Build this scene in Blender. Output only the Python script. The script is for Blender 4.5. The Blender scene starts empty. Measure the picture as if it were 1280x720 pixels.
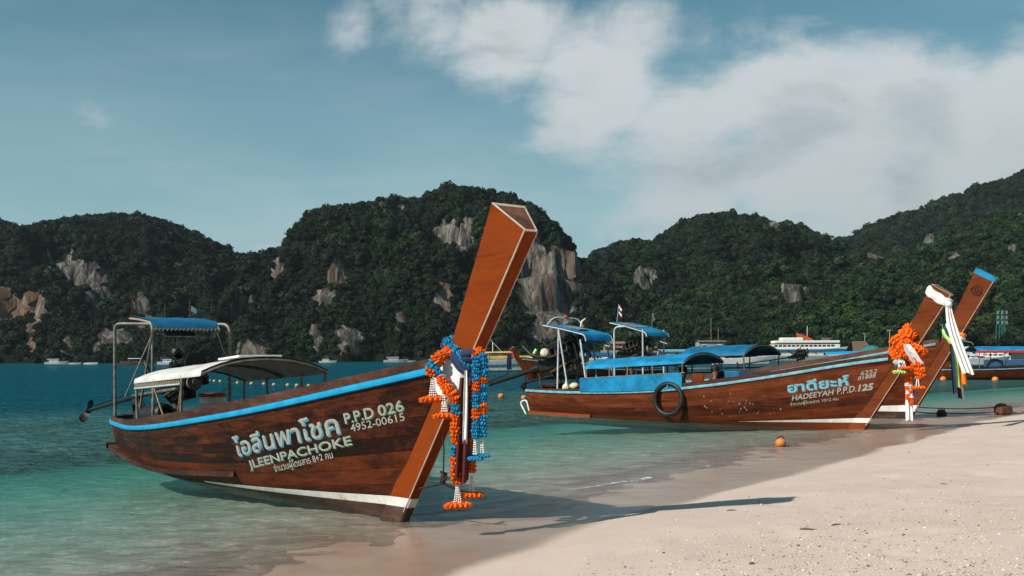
import bpy, bmesh, math, random
import numpy as np
from mathutils import Vector, Matrix

S = bpy.context.scene
C = S.collection
R = math.radians
random.seed(7)
rng = np.random.default_rng(7)
HAZE = 0.00004

# ------------------------------------------------------------------ camera, sky, sun, exposure
F = 1200.0                      # focal length in pixels of a 1280-wide frame
H = 1.6                         # eye height above the water
cam_d = bpy.data.cameras.new('camera')
cam_d.sensor_width = 36.0
cam_d.lens = 36.0 * F / 1280.0
cam_d.shift_y = 88.0 / 1280.0
cam_d.clip_start = 0.1
cam_d.clip_end = 6000
cam = bpy.data.objects.new('camera', cam_d)
cam.location = (0, 0, H)
ROLL = 0.0053
cam.matrix_world = Matrix.Translation((0, 0, H)) @ Matrix.Rotation(R(90), 4, 'X') @ Matrix.Rotation(-ROLL, 4, 'Z')
C.objects.link(cam)
S.camera = cam

SUN_EL = R(38.0)
SUN_TO = Vector((-0.816, -0.578, 0)).normalized() * math.cos(SUN_EL) + Vector((0, 0, math.sin(SUN_EL)))
sun_d = bpy.data.lights.new('sun', 'SUN')
sun_d.energy = 4.5
sun_d.angle = R(0.53)
sun_d.color = (1.0, 0.93, 0.84)
sun = bpy.data.objects.new('sun', sun_d)
sun.rotation_euler = SUN_TO.to_track_quat('Z', 'Y').to_euler()
C.objects.link(sun)

S.view_settings.view_transform = 'Standard'
S.view_settings.look = 'None'
S.view_settings.gamma = 1
S.view_settings.exposure = 0.4
S.render.engine = 'CYCLES'
S.cycles.use_denoising = True
S.cycles.max_bounces = 8
S.cycles.transparent_max_bounces = 10
S.cycles.volume_bounces = 0
S.cycles.caustics_reflective = False
S.cycles.caustics_refractive = False


class NT:
    """short-hand for building node trees"""
    def __init__(self, tree):
        self.t = tree
        self.n = tree.nodes
        self.l = tree.links

    def add(self, typ, **kw):
        nd = self.n.new(typ)
        for k, v in kw.items():
            setattr(nd, k, v)
        return nd

    def put(self, sock, v):
        if isinstance(v, bpy.types.NodeSocket):
            self.l.new(v, sock)
        elif v is not None:
            if hasattr(sock, 'default_value'):
                dv = sock.default_value
                if hasattr(dv, '__len__') and not hasattr(v, '__len__'):
                    v = (v,) * len(dv)
                elif hasattr(dv, '__len__') and len(dv) == 4 and len(v) == 3:
                    v = (*v, 1)
            sock.default_value = v

    def math(self, op, a, b=0.0, c=None, clamp=False):
        nd = self.add('ShaderNodeMath', operation=op, use_clamp=clamp)
        self.put(nd.inputs[0], a)
        self.put(nd.inputs[1], b)
        if c is not None:
            self.put(nd.inputs[2], c)
        return nd.outputs[0]

    def vmath(self, op, a, b=None, scale=None):
        nd = self.add('ShaderNodeVectorMath', operation=op)
        self.put(nd.inputs[0], a)
        if b is not None:
            self.put(nd.inputs[1], b)
        if scale is not None:
            self.put(nd.inputs['Scale'], scale)
        return nd.outputs['Value'] if op in ('DOT_PRODUCT', 'LENGTH', 'DISTANCE') else nd.outputs['Vector']

    def mix(self, fac, a, b, blend='MIX'):
        nd = self.add('ShaderNodeMix', data_type='RGBA', blend_type=blend)
        self.put(nd.inputs['Factor'], fac)
        self.put(nd.inputs[6], a)
        self.put(nd.inputs[7], b)
        return nd.outputs[2]

    def noise(self, vec, scale=1.0, detail=4.0, rough=0.55, dist=0.0, out='Fac'):
        nd = self.add('ShaderNodeTexNoise')
        self.put(nd.inputs['Vector'], vec)
        self.put(nd.inputs['Scale'], scale)
        self.put(nd.inputs['Detail'], detail)
        self.put(nd.inputs['Roughness'], rough)
        self.put(nd.inputs['Distortion'], dist)
        return nd.outputs[out]

    def map(self, vec, loc=(0, 0, 0), rot=(0, 0, 0), scale=(1, 1, 1)):
        nd = self.add('ShaderNodeMapping')
        self.put(nd.inputs['Vector'], vec)
        nd.inputs['Location'].default_value = loc
        nd.inputs['Rotation'].default_value = rot
        nd.inputs['Scale'].default_value = scale
        return nd.outputs[0]

    def ramp(self, fac, stops, interp='LINEAR'):
        nd = self.add('ShaderNodeValToRGB')
        nd.color_ramp.interpolation = interp
        el = nd.color_ramp.elements
        while len(el) < len(stops):
            el.new(0.5)
        for e, (p, c) in zip(el, stops):
            e.position = p
            e.color = (c, c, c, 1) if not hasattr(c, '__len__') else (*c, 1)
        self.put(nd.inputs[0], fac)
        return nd.outputs[0]

    def smooth(self, v, lo, hi, a=0.0, b=1.0):
        nd = self.add('ShaderNodeMapRange', interpolation_type='SMOOTHSTEP')
        self.put(nd.inputs[0], v)
        self.put(nd.inputs[1], lo)
        self.put(nd.inputs[2], hi)
        self.put(nd.inputs[3], a)
        self.put(nd.inputs[4], b)
        return nd.outputs[0]


# ---- the sky: Nishita with clouds
W = bpy.data.worlds.new('World')
S.world = W
W.use_nodes = True
wt = NT(W.node_tree)
wt.n.clear()
sky = wt.add('ShaderNodeTexSky', sky_type='NISHITA')
sky.sun_disc = False
sky.sun_elevation = SUN_EL
sky.sun_rotation = math.atan2(SUN_TO.x, SUN_TO.y)
sky.altitude = 0
sky.air_density = 1.0
sky.dust_density = 1.2
sky.ozone_density = 1.0
tc = wt.add('ShaderNodeTexCoord')
dirv = tc.outputs['Generated']
sx = wt.add('ShaderNodeSeparateXYZ')
wt.put(sx.inputs[0], dirv)
skycol = wt.mix(1.0, sky.outputs[0], (0.41, 0.86, 0.80), 'MULTIPLY')


def pix_dir(px, py):
    return Vector(((px - 640) / F, 1, (448 - py) / F)).normalized()


zc = wt.math('MAXIMUM', sx.outputs[2], 0.0)
zc = wt.math('ADD', zc, 0.16)
cx = wt.math('DIVIDE', sx.outputs[0], zc)
cy = wt.math('DIVIDE', sx.outputs[1], zc)
cmb = wt.add('ShaderNodeCombineXYZ')
wt.put(cmb.inputs[0], cx)
wt.put(cmb.inputs[1], cy)
cp = cmb.outputs[0]
# the clouds' layout: soft masses at their bearings, plus open noise everywhere else
total = None
for (px, py, rad, amp) in [(1000, 175, 7, 1.0), (880, 195, 7, .85), (755, 95, 5.5, .82), (1150, 185, 6.5, .95), (1280, 190, 6, .95),
                           (640, 40, 4.6, .75), (540, 5, 4.0, .62), (490, 8, 3.0, .60), (450, 16, 2.4, .62), (980, 250, 7, .75), (1120, 245, 7, .7),
                           (850, 260, 6, .55), (1400, 220, 10, .9), (720, 280, 4.5, .38), (690, 35, 4, .6), (120, 135, 1.8, .42), (345, 305, 1.9, .34), (980, 115, 4, .6)]:
    d = wt.vmath('DOT_PRODUCT', dirv, tuple(pix_dir(px, py)))
    k = 1 - math.cos(R(rad))
    g = wt.math('SUBTRACT', 1.0, d)
    g = wt.math('DIVIDE', g, -k)
    g = wt.math('POWER', 2.718, g)
    g = wt.math('MULTIPLY', g, amp)
    total = g if total is None else wt.math('MAXIMUM', total, g)
n1 = wt.noise(cp, 1.5, 9, .60, .35)
n2 = wt.noise(wt.map(dirv, scale=(1, 1, 1.8)), 6.0, 7, .58, .3)
dens = wt.math('ADD', wt.math('MULTIPLY', n1, .55), wt.math('MULTIPLY', n2, .75))
dens = wt.math('ADD', dens, wt.math('MULTIPLY', total, .62))
cover = wt.smooth(dens, .82, 1.08)
wisp = wt.noise(wt.map(dirv, rot=(0, .12, 0), scale=(1.2, 1, 6)), 3.2, 7, .6, .6)
wisp = wt.smooth(wisp, .45, .8, 0, .30)
wisp = wt.math('MULTIPLY', wisp, wt.smooth(sx.outputs[2], .0, .45, 1.0, .25))
veil = wt.smooth(sx.outputs[2], .02, .42, .92, .06)
veil = wt.math('MULTIPLY', veil, wt.smooth(wt.noise(wt.map(dirv, scale=(1, 1, 5)), 2.2, 5, .55, .4), .25, .75, .55, 1.0))
skyv = wt.mix(veil, skycol, (4.1, 5.55, 6.0))
# cloud tone: white rims and tops, grey thick bases
up = wt.vmath('ADD', dirv, (-.035, 0, .05))
n2b = wt.noise(wt.map(up, scale=(1, 1, 1.8)), 6.0, 7, .58, .3)
thick = wt.smooth(wt.math('ADD', dens, wt.math('MULTIPLY', wt.math('SUBTRACT', n2b, n2), 1.6)), 1.0, 1.5)
base_d = wt.smooth(sx.outputs[2], .10, .30, .40, .0)
tone = wt.math('MULTIPLY', thick, .55)
tone = wt.math('ADD', tone, base_d)
ccol = wt.mix(wt.math('MINIMUM', tone, 1.0), (6.3, 6.7, 6.9), (3.3, 4.0, 4.3))
c1 = wt.mix(wisp, skyv, (4.9, 6.0, 6.4))
c2 = wt.mix(wt.math('MULTIPLY', cover, .93), c1, ccol)
bg = wt.add('ShaderNodeBackground')
wt.put(bg.inputs[0], c2)
bg.inputs[1].default_value = 0.075
wo = wt.add('ShaderNodeOutputWorld')
wt.l.new(bg.outputs[0], wo.inputs[0])


# ------------------------------------------------------------------ materials
MATS = {}


def new_mat(name):
    m = bpy.data.materials.new(name)
    m.use_nodes = True
    t = NT(m.node_tree)
    t.n.clear()
    out = t.add('ShaderNodeOutputMaterial')
    MATS[name] = m
    return m, t, out


def principled(t, out, base, rough=.5, coat=0.0, metal=0.0, normal=None, spec=None, sheen=None, trans=None):
    b = t.add('ShaderNodeBsdfPrincipled')
    t.put(b.inputs['Base Color'], base)
    t.put(b.inputs['Roughness'], rough)
    t.put(b.inputs['Metallic'], metal)
    t.put(b.inputs['Coat Weight'], coat)
    b.inputs['Coat Roughness'].default_value = .25
    if spec is not None:
        t.put(b.inputs['Specular IOR Level'], spec)
    if normal is not None:
        t.put(b.inputs['Normal'], normal)
    t.l.new(b.outputs[0], out.inputs[0])
    return b


def objco(t):
    return t.add('ShaderNodeTexCoord').outputs['Object']


def bump(t, h, strength=.3, dist=.02):
    b = t.add('ShaderNodeBump')
    t.put(b.inputs['Height'], h)
    b.inputs['Strength'].default_value = strength
    b.inputs['Distance'].default_value = dist
    return b.outputs[0]


def mat_plain(name, col, rough=.55, var=.25, scale=6, metal=0, coat=0, dirt=None, bmp=.15):
    """paint, cloth, rubber, metal: one colour with patchy wear of its own"""
    m, t, out = new_mat(name)
    co = objco(t)
    n = t.noise(co, scale, 6, .65)
    rnd = t.add('ShaderNodeObjectInfo').outputs['Random']
    f = t.smooth(n, .3, .72, 1 - var, 1 + var * .5)
    f = t.math('MULTIPLY', f, t.math('MULTIPLY_ADD', rnd, .16, .92))
    c = t.mix(1, (*col, 1), f, 'MULTIPLY')
    if dirt:
        n3 = t.noise(co, scale * .45, 8, .72)
        c = t.mix(t.smooth(n3, .52, .72), c, (*dirt, 1))
    principled(t, out, c, t.smooth(n, .2, .8, rough * .8, min(1, rough * 1.25)), coat, metal, bump(t, t.noise(co, scale * 5, 4), bmp, .01), spec=.3)
    return m


def mat_wood(name, dark, mid, light, rough=.42, coat=.25, along=(0, 0, 0), band=1.0, streak=.7, stain=.7, worn=None, bias=0.0):
    """varnished boards: grain along the local x axis, per-board tone, dark stains"""
    m, t, out = new_mat(name)
    co = objco(t)
    rnd = t.add('ShaderNodeObjectInfo').outputs['Random']
    off = t.add('ShaderNodeCombineXYZ')
    t.put(off.inputs[0], t.math('MULTIPLY', rnd, 37.0))
    t.put(off.inputs[1], t.math('MULTIPLY', rnd, 11.0))
    v = t.vmath('ADD', co, off.outputs[0])
    rv = t.map(v, rot=along, scale=(.35, 3.2, 3.2))
    g = t.noise(rv, 3.0, 9, .68, .6)
    fine = t.noise(t.map(v, rot=along, scale=(.6, 14, 14)), 5.0, 5, .6)
    blotch = t.noise(t.map(v, scale=(.55, 1.3, 1.3)), 1.5, 6, .62)
    f = t.math('ADD', t.math('MULTIPLY', g, streak), t.math('MULTIPLY', blotch, 1.0 - streak + .25))
    f = t.math('ADD', f, t.math('MULTIPLY', t.math('SUBTRACT', fine, .5), .25))
    f = t.math('ADD', f, t.math('MULTIPLY_ADD', rnd, .24 * band, -.12 * band + bias))
    c = t.ramp(f, [(.34, dark), (.58, mid), (.82, light)])
    st = t.noise(t.map(v, rot=along, scale=(.3, 1.6, 2.2)), 2.6, 8, .7, .8)
    c = t.mix(t.smooth(st, .53, .74, 0, stain), c, (*[x * .55 for x in dark], 1))
    spk = t.noise(v, 26, 3, .6)
    c = t.mix(t.smooth(spk, .70, .78, 0, .6), c, (*[x * .5 for x in dark], 1))
    if worn:
        wn = t.noise(t.map(v, scale=(.9, 2.2, 2.6)), 2.3, 8, .72, .5)
        c = t.mix(t.smooth(wn, .57, .74, 0, .75), c, (*worn, 1))
    h = t.math('ADD', t.math('MULTIPLY', fine, .5), g)
    principled(t, out, c, t.smooth(blotch, .3, .7, rough * .75, rough * 1.35), coat, 0, spec=.16, normal= bump(t, h, .22, .012))
    return m


M_hull = mat_wood('hull wood', (.0035, .0011, .0006), (.0155, .0032, .0010), (.115, .023, .005), .6, .0, stain=.5, worn=(.075, .03, .017), bias=.025)
M_hull2 = mat_wood('red brown hull wood', (.013, .0036, .0016), (.075, .0145, .0040), (.16, .035, .009), .6, .0, worn=(.15, .055, .026), bias=.0)
M_prow = mat_wood('orange prow wood', (.075, .013, .0015), (.142, .021, .0008), (.20, .033, .0014), .62, .0, along=(0, R(52), 0), stain=.62, bias=.13, band=.3)
M_prow2 = mat_wood('brown prow wood', (.045, .0095, .002), (.105, .021, .0042), (.16, .036, .007), .6, .0, along=(0, R(55), 0), stain=.5, bias=.06, band=.3)
M_endgrain = mat_wood('end grain wood', (.03, .013, .008), (.11, .05, .03), (.24, .13, .09), .8, 0, along=(0, R(-40), 0), stain=.6)
M_trimwood = mat_wood('pale bare wood', (.24, .17, .12), (.42, .32, .25), (.58, .47, .39), .75, 0, along=(0, R(52), 0), stain=.35)
M_rail = mat_wood('weathered rail wood', (.010, .005, .003), (.042, .016, .009), (.12, .055, .034), .65, .0, stain=.6, worn=(.13, .08, .055))
M_deck = mat_wood('grey deck wood', (.05, .03, .022), (.13, .085, .065), (.24, .18, .14), .75, 0, stain=.5)
M_caulk = mat_plain('dark caulked hull', (.012, .006, .004), .7)
M_bottom1 = mat_wood('scuffed hull bottom', (.022, .011, .008), (.055, .028, .021), (.12, .07, .055), .65, .0, stain=.5)
M_bottom2 = mat_wood('red hull bottom', (.075, .014, .004), (.16, .03, .008), (.21, .05, .014), .6, .0, stain=.4)
M_blue = mat_plain('bright blue paint', (.004, .27, .52), .45, .18, 5, coat=.15, bmp=.1)
M_paleblue = mat_plain('pale blue paint', (.15, .33, .41), .5, .35, 7, dirt=(.25, .2, .16))
M_white = mat_plain('white paint', (.74, .72, .68), .5, .2, 6, dirt=(.42, .33, .26))
M_bluetarp = mat_plain('blue tarpaulin', (.004, .105, .22), .55, .35, 3, bmp=.35)
M_bluetarp2 = mat_plain('faded blue tarpaulin', (.004, .19, .38), .5, .4, 2.2, bmp=.4)
M_whitetarp = mat_plain('white tarpaulin', (.52, .51, .49), .7, .25, 3, dirt=(.34, .32, .29), bmp=.3)
M_steel = mat_plain('weathered steel pipe', (.20, .17, .15), .5, .5, 9, metal=.4, dirt=(.14, .065, .035))
M_paintpipe = mat_plain('grey painted pipe', (.42, .45, .46), .5, .3, 9)
M_bluepipe = mat_plain('blue painted pipe', (.12, .30, .38), .5, .3, 9)
M_rubber = mat_plain('black rubber', (.012, .012, .013), .45, .4, 9)
M_black = mat_plain('oily black iron', (.012, .011, .010), .42, .5, 9, metal=.3, dirt=(.05, .028, .016))
M_rust = mat_plain('rusty iron', (.11, .045, .022), .7, .5, 9)
M_grease = mat_plain('greasy grey metal', (.17, .165, .155), .4, .5, 9, metal=.5)
M_cream = mat_plain('cream plastic', (.60, .50, .36), .5, .25, 8)
M_rope = mat_plain('tan rope', (.33, .25, .17), .9, .4, 30)
M_darkrope = mat_plain('dark wet rope', (.022, .02, .018), .8, .4, 30)
M_red = mat_plain('red paint', (.50, .035, .022), .5, .2, 8)
M_orangep = mat_plain('orange float', (.62, .20, .04), .6, .3, 12, dirt=(.25, .1, .04))
M_plastic = mat_plain('white bucket plastic', (.66, .66, .62), .4, .15, 6)
M_letter = mat_plain('pale lettering paint', (.34, .34, .30), .6, .25, 20)
M_letgreen = mat_plain('green letter shadow', (.06, .20, .13), .6, .2, 20)
M_letblue = mat_plain('blue letter shadow', (.05, .22, .34), .6, .2, 20)
M_letcyan = mat_plain('cyan lettering paint', (.16, .40, .46), .6, .2, 20)
M_marigold = mat_plain('orange marigold', (.80, .13, .003), .85, .25, 30, bmp=.5)
M_blueflower = mat_plain('blue garland flower', (.015, .26, .48), .85, .25, 30, bmp=.5)
M_greenflower = mat_plain('lime garland flower', (.48, .66, .12), .85, .25, 30, bmp=.5)
M_pink = mat_plain('pink flower', (.80, .16, .16), .85, .25, 30, bmp=.5)
M_whitebead = mat_plain('white flower beads', (.72, .71, .68), .8, .15, 30)
M_cloth = mat_plain('white cloth', (.70, .69, .68), .9, .15, 8)
M_navy = mat_plain('navy cloth', (.018, .030, .075), .9, .25, 8)
M_maroon = mat_plain('maroon cloth', (.085, .011, .008), .85, .3, 8)
M_limecloth = mat_plain('lime cloth', (.42, .74, .20), .9, .2, 8)
M_orangecloth = mat_plain('orange cloth', (.86, .20, .02), .9, .2, 8)
M_skin = mat_plain('skin', (.20, .10, .06), .6, .1, 8)
M_hair = mat_plain('black hair', (.010, .009, .008), .6, .2, 30)
M_darkshirt = mat_plain('dark shirt', (.03, .032, .04), .9, .2, 8)
M_glass = mat_plain('dark window glass', (.02, .03, .04), .08, .2, 3)
M_thatch = mat_plain('brown thatch', (.13, .085, .06), .95, .5, 3)
M_concrete = mat_plain('grey concrete', (.30, .28, .26), .9, .3, 2)
M_roofrust = mat_plain('rust brown roof', (.26, .15, .11), .85, .4, 1.5)
M_teal = mat_plain('teal green fabric', (.02, .17, .16), .7, .3, 2)
M_navyhull = mat_plain('navy hull paint', (.03, .10, .22), .4, .2, 1)
M_yellow = mat_plain('yellow boat paint', (.62, .38, .10), .5, .3, 1)
M_solar = mat_plain('solar panel', (.10, .13, .16), .25, .3, 4)
M_lilac = mat_plain('lilac grey board', (.30, .27, .30), .8, .35, 8)


# ------------------------------------------------------------------ mesh helpers
class MB:
    def __init__(self):
        self.v = []
        self.f = []
        self.sm = []

    def grid(self, rows, closed_u=False, closed_v=False, flip=False, smooth=True):
        b = len(self.v)
        nr, nc = len(rows), len(rows[0])
        for r in rows:
            self.v.extend([tuple(p) for p in r])
        for i in range(nr if closed_v else nr - 1):
            for j in range(nc if closed_u else nc - 1):
                i2, j2 = (i + 1) % nr, (j + 1) % nc
                q = (b + i * nc + j, b + i * nc + j2, b + i2 * nc + j2, b + i2 * nc + j)
                self.f.append(q[::-1] if flip else q)
                self.sm.append(smooth)
        return self

    def poly(self, pts, smooth=False):
        b = len(self.v)
        self.v.extend([tuple(p) for p in pts])
        self.f.append(tuple(range(b, b + len(pts))))
        self.sm.append(smooth)
        return self

    def box(self, c, s, rot=None, bev=0.0):
        hx, hy, hz = s[0] / 2, s[1] / 2, s[2] / 2
        e = min(bev, hx * .9, hy * .9, hz * .9)
        if e <= 0:
            vs = [Vector((x * hx, y * hy, z * hz)) for z in (-1, 1) for y in (-1, 1) for x in (-1, 1)]
            fs = [(0, 2, 3, 1), (4, 5, 7, 6), (0, 1, 5, 4), (2, 6, 7, 3), (0, 4, 6, 2), (1, 3, 7, 5)]
        else:
            bm = bmesh.new()
            bmesh.ops.create_cube(bm, size=1)
            for v in bm.verts:
                v.co = Vector((v.co.x * s[0], v.co.y * s[1], v.co.z * s[2]))
            bmesh.ops.bevel(bm, geom=list(bm.edges), offset=e, segments=2, affect='EDGES', profile=.5)
            bm.verts.ensure_lookup_table()
            vs = [v.co.copy() for v in bm.verts]
            fs = [tuple(v.index for v in f.verts) for f in bm.faces]
            bm.free()
        b = len(self.v)
        for v in vs:
            if rot is not None:
                v = rot @ v
            self.v.append((v.x + c[0], v.y + c[1], v.z + c[2]))
        for f in fs:
            self.f.append(tuple(b + i for i in f))
            self.sm.append(False)
        return self

    def tube(self, pts, r, n=8, cap=True, closed=False):
        pts = [Vector(p) for p in pts]
        rs = r if hasattr(r, '__len__') else [r] * len(pts)
        rows = []
        prev = None
        m = len(pts)
        for i, p in enumerate(pts):
            if closed:
                t = pts[(i + 1) % m] - pts[i - 1]
            else:
                t = pts[min(i + 1, m - 1)] - pts[max(i - 1, 0)]
            if t.length < 1e-9:
                t = Vector((0, 0, 1))
            t.normalize()
            if prev is None:
                a = Vector((0, 0, 1)) if abs(t.z) < .9 else Vector((1, 0, 0))
                u = t.cross(a).normalized()
            else:
                u = (prev - t * prev.dot(t)).normalized()
            prev = u
            w = t.cross(u)
            rows.append([p + (u * math.cos(2 * math.pi * k / n) + w * math.sin(2 * math.pi * k / n)) * rs[i] for k in range(n)])
        self.grid(rows, closed_u=True, closed_v=closed, flip=False)
        if cap and not closed:
            self.poly(rows[0][::-1])
            self.poly(rows[-1])
        return self

    def lathe(self, prof, c=(0, 0, 0), n=20, axis=None):
        """prof: (radius, height) from bottom to top"""
        q = Matrix.Identity(3) if axis is None else Vector((0, 0, 1)).rotation_difference(Vector(axis)).to_matrix()
        rows = []
        for r, z in prof:
            rows.append([Vector(c) + q @ Vector((r * math.cos(2 * math.pi * k / n), r * math.sin(2 * math.pi * k / n), z)) for k in range(n)])
        self.grid(rows, closed_u=True)
        self.poly(rows[0][::-1])
        self.poly(rows[-1])
        return self

    def sphere(self, c, r, n=12, m=8, sq=(1, 1, 1)):
        rows = []
        for i in range(m + 1):
            a = -math.pi / 2 + math.pi * i / m
            rr = max(math.cos(a), .001)
            rows.append([(c[0] + r * sq[0] * rr * math.cos(2 * math.pi * k / n), c[1] + r * sq[1] * rr * math.sin(2 * math.pi * k / n), c[2] + r * sq[2] * math.sin(a)) for k in range(n)])
        return self.grid(rows, closed_u=True)

    def mesh(self, name):
        me = bpy.data.meshes.new(name)
        me.from_pydata(self.v, [], self.f)
        me.polygons.foreach_set('use_smooth', self.sm)
        me.update()
        return me

    def build(self, name, mat, parent=None, **tags):
        o = bpy.data.objects.new(name, self.mesh(name))
        o.data.materials.append(mat)
        C.objects.link(o)
        if parent is not None:
            o.parent = parent
        for k, v in tags.items():
            o[k] = v
        return o


def thing(name, label, cat, loc=(0, 0, 0), rz=0.0, group=None):
    o = bpy.data.objects.new(name, None)
    o.empty_display_size = .3
    C.objects.link(o)
    o.location = loc
    o.rotation_euler = (0, 0, rz)
    o['label'] = label
    o['category'] = cat
    if group:
        o['group'] = group
    return o


def tag(o, label, cat, group=None):
    o['label'] = label
    o['category'] = cat
    if group:
        o['group'] = group
    return o


def copy_tree(o, parent=None):
    c = o.copy()
    C.objects.link(c)
    if parent is not None:
        c.parent = parent
        c.matrix_parent_inverse = o.matrix_parent_inverse
    for ch in list(o.children):
        copy_tree(ch, c)
    return c


def interp(tab, x):
    return float(np.interp(x, [t[0] for t in tab], [t[1] for t in tab]))


def smoothtab(tab):
    """monotone-ish smooth interpolation (Catmull-Rom resampled) of a table"""
    xs = [t[0] for t in tab]
    ys = [t[1] for t in tab]
    X, Y = [], []
    for i in range(len(xs) - 1):
        m0 = (ys[i + 1] - ys[max(i - 1, 0)]) / (xs[i + 1] - xs[max(i - 1, 0)])
        j = min(i + 2, len(xs) - 1)
        m1 = (ys[j] - ys[i]) / (xs[j] - xs[i])
        h = xs[i + 1] - xs[i]
        for k in range(10):
            t = k / 10
            X.append(xs[i] + h * t)
            Y.append((2 * t**3 - 3 * t**2 + 1) * ys[i] + (t**3 - 2 * t**2 + t) * h * m0 + (-2 * t**3 + 3 * t**2) * ys[i + 1] + (t**3 - t**2) * h * m1)
    X.append(xs[-1])
    Y.append(ys[-1])
    return lambda x: float(np.interp(x, X, Y))


# ---- numpy gradient noise for terrain
def _hash(ix, iy, seed):
    n = (ix.astype(np.int64) * 374761393 + iy.astype(np.int64) * 668265263 + seed * 974711) & 0x7fffffff
    n = ((n ^ (n >> 13)) * 1274126177) & 0x7fffffff
    return ((n ^ (n >> 16)) & 0xffff) / 65535.0


def vnoise(x, y, seed=0):
    ix, iy = np.floor(x), np.floor(y)
    fx, fy = x - ix, y - iy
    a0 = lambda dx, dy: (lambda a: np.cos(a) * (fx - dx) + np.sin(a) * (fy - dy))(_hash(ix + dx, iy + dy, seed) * 2 * np.pi)
    u, v = fx * fx * fx * (fx * (fx * 6 - 15) + 10), fy * fy * fy * (fy * (fy * 6 - 15) + 10)
    return ((a0(0, 0) * (1 - u) + a0(1, 0) * u) * (1 - v) + (a0(0, 1) * (1 - u) + a0(1, 1) * u) * v) * 1.5


def fbm(x, y, seed=0, oct=5, gain=.5):
    s, a, n = 0, 1.0, 0
    for o in range(oct):
        s = s + a * vnoise(x * 2**o, y * 2**o, seed + o * 17)
        n += a
        a *= gain
    return s / n


def np_mesh(name, verts, faces, smooth=True, attrs=None):
    me = bpy.data.meshes.new(name)
    me.vertices.add(len(verts))
    me.vertices.foreach_set('co', np.ascontiguousarray(verts, dtype=np.float32).ravel())
    if len(faces):
        k = faces.shape[1]
        me.loops.add(faces.size)
        me.loops.foreach_set('vertex_index', np.ascontiguousarray(faces, dtype=np.int32).ravel())
        me.polygons.add(len(faces))
        me.polygons.foreach_set('loop_start', np.arange(0, faces.size, k, dtype=np.int32))
        me.polygons.foreach_set('use_smooth', np.full(len(faces), smooth))
    for an, av in (attrs or {}).items():
        a = me.attributes.new(an, 'FLOAT', 'POINT')
        a.data.foreach_set('value', np.ascontiguousarray(av, dtype=np.float32))
    me.update(calc_edges=True)
    return me


def grid_faces(nr, nc):
    i, j = np.meshgrid(np.arange(nr - 1), np.arange(nc - 1), indexing='ij')
    a = (i * nc + j).ravel()
    return np.stack([a, a + 1, a + nc + 1, a + nc], 1)


def link_mesh(name, me, mat, **tags):
    o = bpy.data.objects.new(name, me)
    if mat:
        me.materials.append(mat)
    C.objects.link(o)
    for k, v in tags.items():
        o[k] = v
    return o

# ------------------------------------------------------------------ the setting: beach and sea bed, water, hills, forest
def ground_pt(px, py, z=0.0):
    """point of the level z that a sight line of the survey photo meets"""
    dx, dy = px - 640, py - 448
    a, b = dx - ROLL * dy, dy + ROLL * dx
    Y = (H - z) * F / b
    return (a / F * Y, Y)


SHORE = [(-40, -80), (-14, -25), (-4.2, -5), (-2.3, 1.5), (-1.25, 4.6)] + [ground_pt(x, y, .05) for x, y in
         [(572, 718), (640, 692), (705, 668), (762, 650), (830, 634), (900, 617), (1000, 591), (1100, 562), (1165, 546), (1205, 533), (1285, 517)]] + [(34, 46), (80, 90), (240, 200), (900, 380)]


def _resample(pts, n=6):
    out = []
    for i in range(len(pts) - 1):
        p0, p1, p2, p3 = (np.array(pts[max(min(k, len(pts) - 1), 0)], float) for k in (i - 1, i, i + 1, i + 2))
        for t in np.linspace(0, 1, n, endpoint=False):
            out.append(.5 * (2 * p1 + (p2 - p0) * t + (2 * p0 - 5 * p1 + 4 * p2 - p3) * t**2 + (3 * p1 - p0 - 3 * p2 + p3) * t**3))
    out.append(np.array(pts[-1], float))
    return np.array(out)


SH = _resample(SHORE)


def shore_d(X, Y):
    """signed distance to the dry edge of the sand, positive on land"""
    shp = X.shape
    P = np.stack([X.ravel(), Y.ravel()], 1)
    best = np.full(len(P), 1e9)
    sgn = np.ones(len(P))
    for a, b in zip(SH[:-1], SH[1:]):
        ab = b - a
        t = np.clip(((P - a) @ ab) / (ab @ ab), 0, 1)
        q = P - a - t[:, None] * ab
        d = np.hypot(q[:, 0], q[:, 1])
        s = np.where(ab[0] * (P[:, 1] - a[1]) - ab[1] * (P[:, 0] - a[0]) < 0, 1.0, -1.0)
        m = d < best
        best[m] = d[m]
        sgn[m] = s[m]
    return (best * sgn).reshape(shp)


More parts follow.
